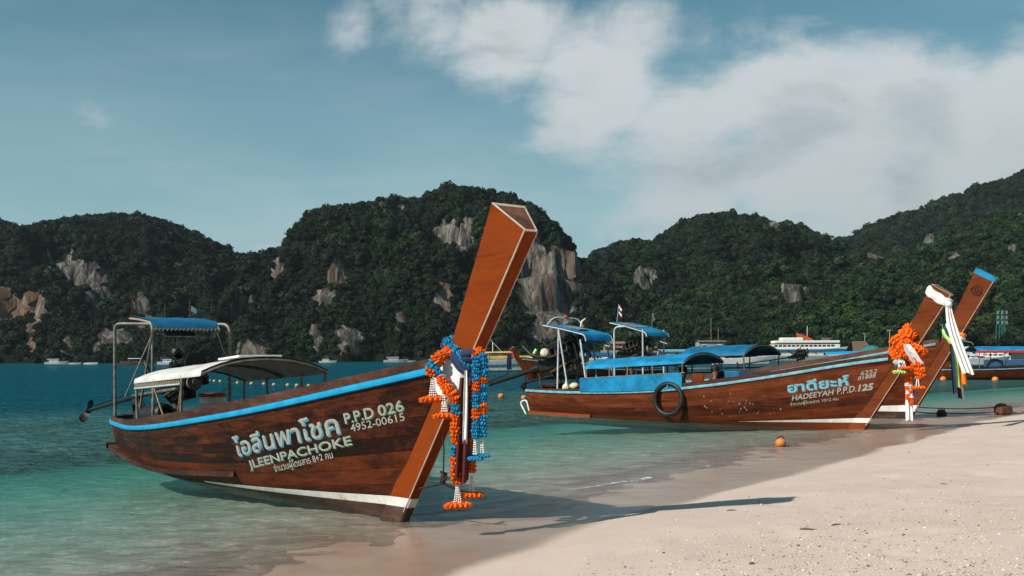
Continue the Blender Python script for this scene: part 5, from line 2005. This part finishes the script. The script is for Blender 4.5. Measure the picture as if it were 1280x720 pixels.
# boat whose bow points left behind boat 2
bL, hL, _ = make_longtail((1.2, 72), (-.88, -.32), 'faded longtail boat lying beyond the engines with its small prow to the left', cfg_far(11, .95, prow=M_prow2, top=2.25))
hang = hanging_cloth('sash', bw(bL, (11 + .65 * 1.9 + .25, 0, 2.0)), 1.25, .35, M_navy, 'dark cloth hanging from the small distant prow', 2, .06)
garland('pink flower bunch on the small distant prow', [bw(bL, (11 + .65 * 1.7 + .1 + .1 * k, -.18 + .02 * k, 1.75 + .2 * k)) for k in range(3)], [(1, 'p')], .22, .16, joined=True)
vault(bL, 2.4, 7.2, 1.0, 1.7, 1.8, .25, M_bluetarp, nx=6)
for x in (2.5, 4.8, 7.1):
    for s in (-1, 1):
        tube_obj('canopy_post', [(x, s * .96, .7), (x, s * .96, 1.72)], .03, M_steel, bL)
make_engine(bL, (.6, 0, 1.5), (-2.4, .2, .6), 1.2, seed=15)

# boat beyond the bow of boat 2
b6, h6, _ = make_longtail((31.3, 70), (.97, -.24), 'longtail boat with flat bright blue canopy seen over the bow of the lettered brown boat', cfg_far(11, .95))
vault(b6, 2.9, 7.4, 1.0, 1.78, 1.92, .16, M_blue, nx=6)
for x in (3.0, 5.2, 7.3):
    for s in (-1, 1):
        tube_obj('canopy_post', [(x, s * .96, .7), (x, s * .96, 1.75)], .03, M_steel, b6)
make_engine(b6, (.9, 0, 1.65), (-3.4, -.4, 1.0), 1.3, seed=18)
MB().lathe([(.02, 0), (.30, 0), (.30, .75), (.02, .76)], (2.0, -.1, .62), 16).build('drum', M_bluetarp, b6)


def motor_boat(label, loc, head, L, B, hullm, topm=None, roofz=2.2, cabin=False, group='motor boats anchored in the bay', stripe=None):
    t = thing('motor_boat', label, 'boat', (*loc, 0), math.atan2(head[1], head[0]), group)
    m = MB()
    rows = []
    for i in range(17):
        u = i / 16
        bb = B / 2 * (1 - max(0, (u - .45) / .55) ** 2.2) * .98 + .015
        zs = .085 * L * (1 + .55 * u ** 2) + .25
        rows.append([(u * L + a * .10 * L * u ** 3, y * bb, z) for a, y, z in ((0, -.35, -.2), (.3, -.78, .12), (1, -1, zs), (1, -.86, zs + .03), (.9, -.80, zs - .22), (.9, .80, zs - .22), (1, .86, zs + .03), (1, 1, zs), (.3, .78, .12), (0, .35, -.2))])
    m.grid(rows, closed_u=True, smooth=False).poly(rows[0][::-1]).poly(rows[-1])
    m.build('hull', hullm, t)
    if stripe:
        rows = [[(u * L + .03 * L * u ** 3, s * (B / 2 * (1 - max(0, (u - .45) / .55) ** 2.2) * .93 + .06), z + .06 * L * u * u * .5) for z in (.06 * L, .085 * L)] for s in (-1,) for u in np.linspace(0, .97, 14)]
        MB().grid(rows).build('stripe', stripe, t)
    zs = .085 * L + .25
    if cabin:
        m = MB()
        m.box((L * .42, 0, zs + .45), (L * .42, B * .70, .9), None, .12)
        m.build('cabin', hullm, t)
        for s in (-1, 1):
            for k in range(4):
                MB().box((L * (.27 + .1 * k), s * B * .352, zs + .55), (L * .075, .03, .36), None, .01).build('window', M_glass, t)
    else:
        MB().grid([[(L * .56 + .25 * v, y * B * .4, zs + .45 * (1 - v)) for y in (-1, -.5, 0, .5, 1)] for v in (0, 1)]).build('windscreen', M_glass, t)
        for k in range(3):
            MB().box((L * (.2 + .13 * k), 0, zs), (.35, B * .7, .3), None, .05).build('seat', M_cream, t)
    if topm is not None:
        vault(t, L * .12, L * .66, B * .42, roofz, roofz + .05, .14, topm, nx=4, n=8)
        for x in (.14, .40, .64):
            for s in (-1, 1):
                tube_obj('canopy_post', [(L * x, s * B * .4, zs - .05), (L * x, s * B * .4, roofz)], .03, M_paintpipe, t)
    for s in (-.28, .28):
        m = MB().box((-.25, s * B * .5, zs + .22), (.42, .34, .55), None, .08)
        m.box((-.28, s * B * .5, zs - .3), (.18, .14, .6), None, .03)
        m.build('outboard_motor', M_darkshirt, t)
    return t


for px, Y, L, hd, lab, top_, hm, cab in (
        (1222, 165, 10, (1, .1), 'white speedboat with blue awning moored behind the striped sash', M_bluetarp2, M_white, False),
        (1244, 230, 12, (1, -.1), 'white cabin launch by the right shore below the tower', None, M_white, True),
        (1272, 190, 11, (-1, .2), 'white speedboat with pale awning at the far right shore', M_whitetarp, M_white, False),
        (1196, 250, 12, (1, .25), 'white cabin launch half hidden behind the far prow', None, M_white, True),
        (1166, 300, 11, (.8, .3), 'white speedboat with blue awning between the two right prows', M_bluetarp, M_white, False),
        (925, 215, 12, (1, .0), 'white and pale blue launch seen under the front canopy arch', None, M_white, False),
        (742, 240, 11, (1, .2), 'white cabin launch by the shore left of the flag', None, M_white, True),
        (783, 300, 12, (-1, .1), 'white speedboat moored below the long rusty roof', M_whitetarp, M_white, False),
        (722, 290, 10, (1, .4), 'white speedboat beyond the sloping blue stern roof', M_bluetarp, M_white, False),
        (70, 420, 9, (1, .1), 'white tour boat with cabin under the far left cliffs', M_whitetarp, M_white, True),
        (93, 395, 4.6, (1, .1), 'tiny white speedboat left of the tall stern frame, nearer the cliff', None, M_white, False),
        (113, 380, 5, (1, .0), 'tiny white speedboat just left of the tall stern frame', None, M_white, False),
        (166, 360, 9, (-1, .1), 'small dark boat with white roof right of the stern frame pole', M_whitetarp, M_rail, False),
        (214, 330, 9, (1, .1), 'white boat with roof seen just above the near white canopy', M_bluetarp, M_white, True),
        (409, 420, 7, (1, .1), 'tiny white boat right of the near white canopy', None, M_white, True),
        (494, 430, 10, (1, .2), 'small white cabin boat far off beyond the near bow', M_whitetarp, M_white, True),
        (512, 440, 5, (1, .2), 'tiny white speedboat beside the far cabin boat', None, M_white, False)):
    p = at(px, 448, Y)
    hd = Vector(hd).normalized()
    motor_boat(lab, (p.x - hd.x * L / 2, p.y - hd.y * L / 2), hd, L, L * .26, hm, top_, .085 * L + 1.5, cab)

# yellow tour boat with masts, left of the engines
p = at(622, 448, 120)
yb = motor_boat('yellow and white tour boat with two bare masts beyond the flower strings', (p.x - 6, p.y), (1, .05), 12, 3.4, M_whitetarp, M_yellow, 2.3, True, stripe=M_paleblue)
for x, hh_ in ((3.2, 6.2), (5.4, 3.6)):
    tube_obj('mast', [(x, 0, 1.2), (x, 0, hh_)], .05, M_white, yb)
tube_obj('stay_wire', [(3.2, 0, 6.0), (7.5, 0, 1.4)], .025, M_white, yb)
MB().tube([(9.8, -1.2, .9), (10.8, -1.3, 2.7)], [.16, .22], 8).build('lime_wrapped_post', M_limecloth, yb)
MB().box((6.5, -1.25, 1.75), (7.5, .05, .35), None, .01).build('yellow_rail', M_yellow, yb)

# ferry and pier
p = at(1015, 448, 440)
fy = thing('ferry', 'white passenger ferry with navy hull band and red funnel by the pier', 'ferry', (p.x - 22, p.y, 0), .02)
m = MB()
rows = []
for i in range(25):
    u = i / 24
    bb = 4.2 * (1 - max(0, (u - .6) / .4) ** 2.4) + .05
    zs = 4.4 + 1.5 * max(0, u - .55) ** 1.3 * 2
    rows.append([(u * 43 + a * 4 * u ** 4, y * bb, z) for a, y, z in ((0, -.6, -.5), (.4, -.9, 1.4), (1, -1, zs), (1, 1, zs), (.4, .9, 1.4), (0, .6, -.5))])
m.grid(rows, closed_u=True, smooth=False).poly(rows[0][::-1]).poly(rows[-1]).build('hull', M_white, fy)
rows = [[(u * 43 + 2.6 * u ** 4, -(4.2 * (1 - max(0, (u - .6) / .4) ** 2.4) + .05) * .985 - .06, z + 1.2 * max(0, u - .55) ** 1.3 * 2) for z in (2.9, 4.1)] for u in np.linspace(0, .985, 22)]
MB().grid(rows, smooth=False).build('navy_band', M_navyhull, fy)
MB().box((18, 0, 5.1), (32, 7.2, 1.7), None, .3).build('main_deck', M_white, fy)
MB().box((19, 0, 6.9), (30, 6.8, 1.0), None, .3).build('upper_deck', M_white, fy)
MB().box((12.5, 0, 8.0), (10, 4.5, 1.1), None, .3).build('bridge', M_white, fy)
for k in range(14):
    MB().box((4.5 + 2.0 * k, -3.62, 5.45), (1.5, .06, .7), None).build('window', M_glass, fy)
MB().box((19, -3.42, 6.25), (27, .05, .35), None).build('window_band', M_glass, fy)
m = MB()
m.grid([[(16 + a, y, z) for a, y, z in ((0, -1.2, 7.4), (7, -1.2, 7.4), (7, 1.2, 7.4), (0, 1.2, 7.4))], [(15 + a, y, z) for a, y, z in ((0, -1, 10.3), (4.5, -1, 9.0), (4.5, 1, 9.0), (0, 1, 10.3))]], closed_u=True, smooth=False)
m.poly([(15, -1, 10.3), (19.5, -1, 9.0), (19.5, 1, 9.0), (15, 1, 10.3)])
m.build('funnel', mat_plain('orange red funnel', (.50, .075, .02), .5, .2, 1), fy)
tube_obj('mast', [(20, 0, 8), (20, 0, 13)], .12, M_white, fy)

fy.scale = (1, 1, 1.22)
p0, p1 = at(948, 448, 400), at(1062, 448, 400)
pr = thing('pier', 'long low pier on many posts in front of the ferry', 'pier', (p0.x, p0.y, 0))
Lp = p1.x - p0.x
MB().box((Lp / 2, 0, 1.9), (Lp, 4, .35), None, .05).build('deck', M_concrete, pr)
for k in range(24):
    MB().tube([(Lp * (k + .5) / 24, -1.8, -1), (Lp * (k + .5) / 24, -1.8, 1.75)], .17, 7).build('pile', M_concrete, pr)
    MB().tube([(Lp * (k + .5) / 24, -1.9, 2.05), (Lp * (k + .5) / 24, -1.9, 3.2)], .09, 6).build('rail_post', M_cream, pr)
MB().box((Lp / 2, -1.9, 3.2), (Lp, .1, .12)).build('hand_rail', M_cream, pr)
MB().box((Lp / 2, -1.9, 2.65), (Lp, .06, .08)).build('hand_rail', M_cream, pr)

# ------------------------------------------------------------------ the shore: buildings, lamps, mast, trees
def shed(label, px0, px1, Y, zb, tiers, roofm, wallm, name='building', win=True, cat='building'):
    a, c_ = at(px0, 448, Y), at(px1, 448, Y)
    Wd = c_.x - a.x
    t = thing(name, label, cat, (a.x, Y, 0))
    z = zb
    MB().box((Wd / 2, 4, (zb - 4) / 2), (Wd, 9, zb + 4), None).build('footing', M_concrete, t)
    for k, (x0, x1, hh_, rh) in enumerate(tiers):
        MB().box((Wd * (x0 + x1) / 2, 4 + k * 1.5, z + hh_ / 2), (Wd * (x1 - x0) * .96, 8, hh_), None).build('wall', wallm, t)
        m = MB()
        xa, xb = Wd * x0 - .5, Wd * x1 + .5
        y0, y1 = -.9 + k * 1.5, 9 + k * 1.5
        m.grid([[(xa, y0, z + hh_), (xb, y0, z + hh_)], [(xa + rh * .3, (y0 + y1) / 2, z + hh_ + rh), (xb - rh * .3, (y0 + y1) / 2, z + hh_ + rh)], [(xa, y1, z + hh_), (xb, y1, z + hh_)]], smooth=False)
        m.grid([[(xa, y0, z + hh_ - .18), (xb, y0, z + hh_ - .18)], [(xa, y0, z + hh_), (xb, y0, z + hh_)]], smooth=False)
        m.build('roof', roofm, t)
        if win:
            n = max(2, int((xb - xa) / 4.5))
            for q in range(n):
                f = MB().box((xa + (xb - xa) * (q + .5) / n, -.04 + k * 1.5, z + hh_ * .55), (1.7, .10, hh_ * .5)).build('window', M_white, t)
                MB().box((xa + (xb - xa) * (q + .5) / n, -.10 + k * 1.5, z + hh_ * .55), (1.4, .06, hh_ * .42)).build('pane', M_glass, f)
        z += hh_ + .2
    return t


shed('long low building with stacked rust brown roofs on the shore behind the flag', 752, 823, 440, 1.5, [(0, 1, 2.6, .9), (.05, .97, 2.0, .8), (.1, .93, 1.8, .9)], M_roofrust, M_concrete)
shed('pale turquoise roofed low building right of the stacked brown roofs', 824, 868, 450, 1.5, [(0, 1, 3.0, 1.0)], M_paleblue, M_white)
shed('grey concrete block with flat roof and antennas above the blue canopy arch', 873, 906, 430, 1.5, [(0, 1, 7.4, .25)], M_concrete, M_concrete)
shed('brown thatched beach hut beside the green umbrella', 1064, 1092, 400, 1.3, [(.1, .9, 2.6, 4.2)], M_thatch, M_thatch, win=False, name='beach_hut', cat='hut')
shed('small brown roofed house behind the ferry bow', 1028, 1052, 470, 4.0, [(0, 1, 3.6, 3.4)], M_thatch, M_concrete)
shed('white walled low shop front at the right shore', 1200, 1262, 420, 1.6, [(0, 1, 3.2, 1.0)], M_whitetarp, M_white)
for px, Y, hh_, lab in ((889, 428, 19, 'thin red mast on the grey concrete block'), (898, 428, 15, 'shorter red mast on the grey concrete block')):
    p = at(px, 448, Y)
    t = thing('radio_mast', lab, 'mast', (p.x, Y, 8))
    MB().tube([(0, 0, 0), (0, 0, hh_ - 8)], .13, 6).build('pole', M_roofrust, t)
    MB().box((0, 0, hh_ - 9.5), (.7, .1, .1)).build('cross_arm', M_roofrust, t)
p = at(1090, 448, 330)
um = thing('umbrella', 'big dark green parasol open on the shore right of the thatched hut', 'umbrella', (p.x, p.y, 0))
MB().tube([(0, 0, 0), (0, 0, 5.4)], .09, 8).build('pole', M_steel, um)
rows = [[(r * math.cos(a) * (1 - .06 * (k % 2)), r * math.sin(a) * (1 - .06 * (k % 2)), z - .12 * (k % 2) * r / 4) for k, a in enumerate(np.linspace(0, 6.2832, 17)[:-1])] for r, z in ((.05, 5.5), (1.6, 5.1), (3.2, 4.1), (3.7, 3.4))]
MB().grid(rows, closed_u=True, smooth=False).build('canopy', M_teal, um)
MB().grid([[(x, y, z - .05) for x, y, z in r] for r in rows], closed_u=True, smooth=False, flip=True).build('lining', M_teal, um)
for px, Y, ptop, lab in ((1112, 330, 413, 'tall grey street lamp on the shore right of the green parasol'), (1081, 420, 417, 'street lamp behind the thatched hut'), (1178, 380, 406, 'street lamp between the two right prows'), (1121, 430, 425, 'short lamp pole left of the brown prow marigolds')):
    p = at(px, ptop, Y)
    t = thing('street_lamp', lab, 'street lamp', (p.x, Y, 0))
    MB().tube([(0, 0, 0), (0, 0, p.z * .5), (0, 0, p.z)], [.16, .12, .09], 7).build('pole', M_paintpipe, t)
    MB().box((-.35, -.1, p.z), (1.1, .3, .18), None, .04).build('lamp_head', M_paintpipe, t)
p = at(1251, 448, 500)
zt, zb_ = at(1251, 388, 500).z, at(1251, 414, 500).z
tw = thing('telecom_tower', 'green lattice telecom tower with white panels rising from the wooded slope', 'tower', (p.x, 500, 0))
m = MB()
for sx_, sy_ in ((-1, -1), (1, -1), (1, 1), (-1, 1)):
    m.tube([(sx_ * 2.0, sy_ * 2.0, 0), (sx_ * 1.2, sy_ * 1.2, zt)], .16, 5)
for k in range(9):
    z0, z1 = zt * k / 9, zt * (k + 1) / 9
    a, b_ = 2.0 - .8 * k / 9, 2.0 - .8 * (k + 1) / 9
    m.tube([(-a, -a, z0), (b_, -b_, z1)], .10, 4).tube([(a, -a, z0), (-b_, -b_, z1)], .10, 4).tube([(-b_, -b_, z1), (b_, -b_, z1)], .10, 4).tube([(a, -a, z0), (b_, b_, z1)], .10, 4)
m.build('lattice', M_teal, tw)
for k in range(9):
    MB().box((-2.2 + 2.2 * (k % 3), -1.8, zt - 1.2 - 2.6 * (k // 3)), (1.0, .3, 1.8), None, .06).build('antenna_panel', mat_plain('weathered antenna grey', (.16, .21, .20), .6, .3, 3), tw)

m, t, out = new_mat('tree bark')
principled(t, out, t.mix(t.noise(objco(t), 2.0, 5), (.06, .045, .035), (.16, .13, .10)), .9)
M_bark = m
for k, (px, Y, ht, cr, lab) in enumerate(((1150, 452, 13, 5.2, 'leafy tree at the shore between the two right prows'), (1206, 455, 14, 6.0, 'leafy shore tree just right of the far prow'), (1228, 462, 11, 5.0, 'low leafy shore tree left of the telecom tower'), (1268, 450, 12, 6.2, 'broad leafy tree at the right edge below the telecom tower'),
                                           (1046, 468, 10, 5.0, 'leafy tree above the bow of the ferry'), (930, 470, 12, 5.5, 'leafy tree on the shore behind the blue canopy arch'), (850, 480, 13, 6.0, 'leafy tree behind the turquoise roofed building'), (735, 470, 12, 5.5, 'leafy tree beyond the sloping blue stern roof'))):
    p = at(px, 448, Y)
    t = thing('tree', lab, 'tree', (p.x, Y, 0), k * 1.3)
    m = MB().tube([(0, 0, -1), (.2, .1, ht * .4), (.1, .3, ht * .7)], [.5, .38, .2], 8)
    for q in range(4):
        a = q * 1.57 + k
        m.tube([(.15, .1, ht * .42), (cr * .3 * math.cos(a), cr * .3 * math.sin(a), ht * .6), (cr * .55 * math.cos(a), cr * .55 * math.sin(a), ht * .75)], [.2, .13, .06], 6)
    m.build('trunk', M_bark, t)
    for q in range(7):
        a = q * .9 + k
        rr_ = 0 if q == 0 else cr * .55
        o = bpy.data.objects.new('crown', CROWNS[q % 3].data)
        C.objects.link(o)
        o.parent = t
        o.location = (rr_ * math.cos(a), rr_ * math.sin(a), ht * (.82 if q == 0 else .62 + .12 * (q % 2)))
        o.scale = (cr * .62,) * 3
        o.rotation_euler = (0, 0, a * 2)

# ------------------------------------------------------------------ floats, buoys, moorings
def flo(name, label, loc, r, mat, group=None, eye=True):
    t = thing(name, label, 'buoy', loc, 0, group)
    MB().sphere((0, 0, 0), r, 16, 10, (1, 1, .92)).build('ball', mat, t)
    if eye:
        MB().tube([(r * .62 * math.cos(a), -.0, r * .88 + r * .3 * math.sin(a)) for a in np.linspace(-.4, 3.5, 9)], r * .10, 6).build('eye', M_darkrope, t)
    return t


g0 = thing('float', 'small pale orange float of the swimming line behind the near canopy', 'float', at(262, 476, 63), 0, 'floats of the swimming line')
MB().sphere((0, 0, 0), .125, 12, 8).build('ball', mat_plain('sun bleached orange float', (.50, .33, .20), .6, .3, 8), g0)
line = [(262, 476.5), (268, 477), (275.3, 477.3), (297, 479), (314.5, 480), (330, 480.5), (342.5, 481.5), (359.7, 482), (371, 482.5), (386, 483), (400, 483.5)]
wl = []
for k, (px, py) in enumerate(line):
    x, y = ground_pt(px, py)
    wl.append((x, y, .01))
    if k == 0:
        g0.location = (x, y, .02)
    else:
        o = copy_tree(g0)
        o.location = (x, y, .02)
tag(MB().tube(wl, .025, 5).build('float_line', M_darkrope), 'dark rope joining the pale orange floats behind the near canopy', 'rope')
g1 = copy_tree(g0)
g1['label'] = 'small pale orange float of the line seen through the posts of the blue canopy'
g1['group'] = 'floats beyond the blue canopy'
for k, (px, py) in enumerate(((735, 471.5), (750, 471.2), (757, 471.0), (765, 471.4), (771, 471), (776, 471), (785, 471.3), (817, 470.6), (831, 470), (900, 461))):
    x, y = ground_pt(px, py)
    o = g1 if k == 0 else copy_tree(g1)
    o.location = (x, y, .03)
    o.scale = (1.5,) * 3
x, y = ground_pt(626.5, 497)
flo('buoy', 'orange buoy afloat left of the brown stern, under its shaft', (x, y, .06), .135, M_orangep)
x, y = ground_pt(655, 499)
flo('buoy', 'small orange buoy close by the boarding rail of the brown stern', (x, y, .06), .115, M_orangep)
x, y = ground_pt(976, 557)
flo('buoy', 'orange ball buoy floating in front of the lettered brown bow', (x, y, .045), .098, M_orangep)
x, y = ground_pt(1244, 476)
flo('buoy', 'orange buoy below the hull of the boat at the right edge', (x, y, .08), .20, M_orangep)
x, y = ground_pt(1179, 475.5)
flo('buoy', 'orange buoy between the striped sash and the far hull', (x, y, .08), .2, M_orangep)
x, y = ground_pt(1177, 520)
bz = float(sand_z(np.array([x]), np.array([y]))[0])
flo('buoy', 'dark brown mooring float lying at the water edge by the two ropes', (x, y, max(bz, 0) + .06), .13, M_rust)
bx, by = ground_pt(1254, 518, .05)
bz = float(sand_z(np.array([bx]), np.array([by]))[0])
ab = thing('anchor_block', 'rusty block with chain lying on the sand edge at right', 'anchor', (bx, by, bz + .0))
MB().box((0, 0, .12), (.40, .28, .24), Matrix.Rotation(.3, 3, 'Z'), .05).sphere((-.05, 0, .22), .13, 10, 6, (1.3, .9, .7)).build('block', M_rust, ab)
m = MB()
for k in range(14):
    c_ = Vector((.22 + .07 * k, .02 * math.sin(k), .05 + .02 * math.cos(k * 1.3)))
    m.tube([c_ + Vector((.045 * math.cos(a), .028 * math.sin(a) * (k % 2), .028 * math.sin(a) * (1 - k % 2))) for a in np.linspace(0, 6.283, 11)[:-1]], .009, 5, closed=True)
m.build('chain', M_rust, ab)


def rope_line(label, pts, r=.012, sag=0.0):
    P_ = [Vector(p) for p in pts]
    out = []
    for a, c_ in zip(P_[:-1], P_[1:]):
        for k in range(8):
            t = k / 8
            q = a.lerp(c_, t)
            q.z -= sag * math.sin(math.pi * t)
            out.append(q)
    out.append(P_[-1])
    return tag(MB().tube(out, r, 6).build('mooring_rope', M_darkrope), label, 'rope')


foot3 = bw(boat3, (h3.L + .1, 0, .16))
rope_line('upper mooring rope from the farther bow to the rusty block', [bw(boat3, (h3.L + h3.rake * .28, -.05, .28)), Vector((bx - .1, by, bz + .2))], .014, .04)
rope_line('lower mooring rope from the farther bow along the wet sand', [foot3, Vector((x, y - .1, .09)), Vector((bx - .2, by - .1, bz + .08))], .016, .02)
q0 = at(555, 548, 8.9)
tag(MB().tube(round_path([at(553, 545, 8.9), at(555, 560, 8.9), at(554, 600, 8.9)], .1), .008, 6).build('bow_line', M_darkrope), 'thin dark line hanging down in front of the near bow', 'rope')
kt = thing('rope_knot', 'dark rope knot at the waterline beside the near bow', 'knot', at(554, 598, 8.9))
MB().sphere((0, 0, 0), .035, 10, 7, (.8, .8, 1.5)).tube([(-.03, 0, -.03), (.03, -.03, 0), (.03, .02, .04), (-.03, .02, .06)], .012, 6).build('knot', M_darkrope, kt)
gx1, gy1 = ground_pt(600, 622, .02)
rope_line('dark mooring rope stretched past the knot beside the near bow', [bw(boat1, (h1.L - .1, 0, .28)), at(554, 604, 8.9), at(585, 616, 8.9)], .011, .01)

# ------------------------------------------------------------------ shell grit, pebbles and twigs on the sand
m, t, out = new_mat('beach pebbles')
rp = t.add('ShaderNodeAttribute', attribute_name='tone').outputs['Fac']
c = t.ramp(rp, [(0, (.05, .03, .022)), (.3, (.20, .12, .08)), (.55, (.42, .30, .23)), (.8, (.60, .50, .43)), (1, (.72, .66, .60))])
principled(t, out, c, .8)
M_peb = m
ico = bmesh.new()
bmesh.ops.create_icosphere(ico, subdivisions=1, radius=1)
IV = np.array([v.co[:] for v in ico.verts])
IF = np.array([[v.index for v in f.verts] for f in ico.faces])
ico.free()
n = 17000
u = rng.random(n)
py = 520 + 210 * np.sqrt(rng.random(n))
px = rng.uniform(560, 1290, n)
dxx, dyy = px - 640, py - 448
aa, bb_ = dxx - ROLL * dyy, dyy + ROLL * dxx
Yp = (H - .3) * F / bb_
Xp = aa / F * Yp
dd_ = shore_d(Xp, Yp)
clump = fbm(Xp * .45, Yp * .45, 77, 3)
# grit lies in a drift line a stride or two above the wet edge and thins out around it
pk = np.clip(np.exp(-((dd_ - 2.3 - clump * 1.2) / 1.0) ** 2) * .9 + .10 + .5 * np.clip(clump, 0, 1), 0, 1) * (dd_ > .35)
kp = rng.random(n) < pk
Xp, Yp = Xp[kp], Yp[kp]
Zp = sand_z(Xp, Yp)
sz = .0026 * rng.lognormal(0, .55, len(Xp)) + .001
sz = np.minimum(sz, .018)
V = np.zeros((len(Xp), len(IV), 3))
ang = rng.uniform(0, 6.28, len(Xp))
st = rng.uniform(.6, 1.5, (len(Xp), 2))
lx, ly = IV[None, :, 0] * st[:, :1], IV[None, :, 1] * st[:, 1:]
V[:, :, 0] = Xp[:, None] + sz[:, None] * (lx * np.cos(ang)[:, None] - ly * np.sin(ang)[:, None])
V[:, :, 1] = Yp[:, None] + sz[:, None] * (lx * np.sin(ang)[:, None] + ly * np.cos(ang)[:, None])
V[:, :, 2] = Zp[:, None] + sz[:, None] * (IV[None, :, 2] * .6 + .25)
FF = (IF[None] + (np.arange(len(Xp)) * len(IV))[:, None, None]).reshape(-1, 3)
tone = np.repeat(np.clip(rng.beta(3.0, 1.6, len(Xp)) - .35 * (rng.random(len(Xp)) < .10), 0, 1), len(IV))
link_mesh('pebbles', np_mesh('pebbles', V.reshape(-1, 3), FF, False, {'tone': tone}), M_peb, kind='stuff')
print('pebbles', len(Xp))

# a few twigs and scraps of weed on the sand
tw0 = None
for k, (px, py, ln, a) in enumerate(((915, 622, .16, .2), (1021, 604, .07, 1.0), (948, 632, .05, .6), (1012, 655, .22, -.3), (1046, 650, .17, .5), (790, 690, .05, .1), (838, 646, .06, 1.2), (742, 694, .045, .3), (1130, 668, .10, .8), (1180, 600, .12, -.5), (980, 690, .07, .9))):
    x, y = ground_pt(px, py, .25)
    z = float(sand_z(np.array([x]), np.array([y]))[0])
    if tw0 is None:
        tw0 = MB().tube([(-.5, 0, .03), (-.2, .06, .06), (.15, -.03, .05), (.5, .05, .02)], [.03, .05, .045, .015], 6).tube([(-.1, .04, .06), (.1, .2, .05)], [.03, .01], 5).build('twig', M_bark)
        tag(tw0, 'short dark twig lying on the dry sand', 'twig', 'twigs scattered on the sand')
        o = tw0
    else:
        o = copy_tree(tw0)
    o.location = (x, y, z)
    o.scale = (ln * .7,) * 3
    o.rotation_euler = (0, 0, a)
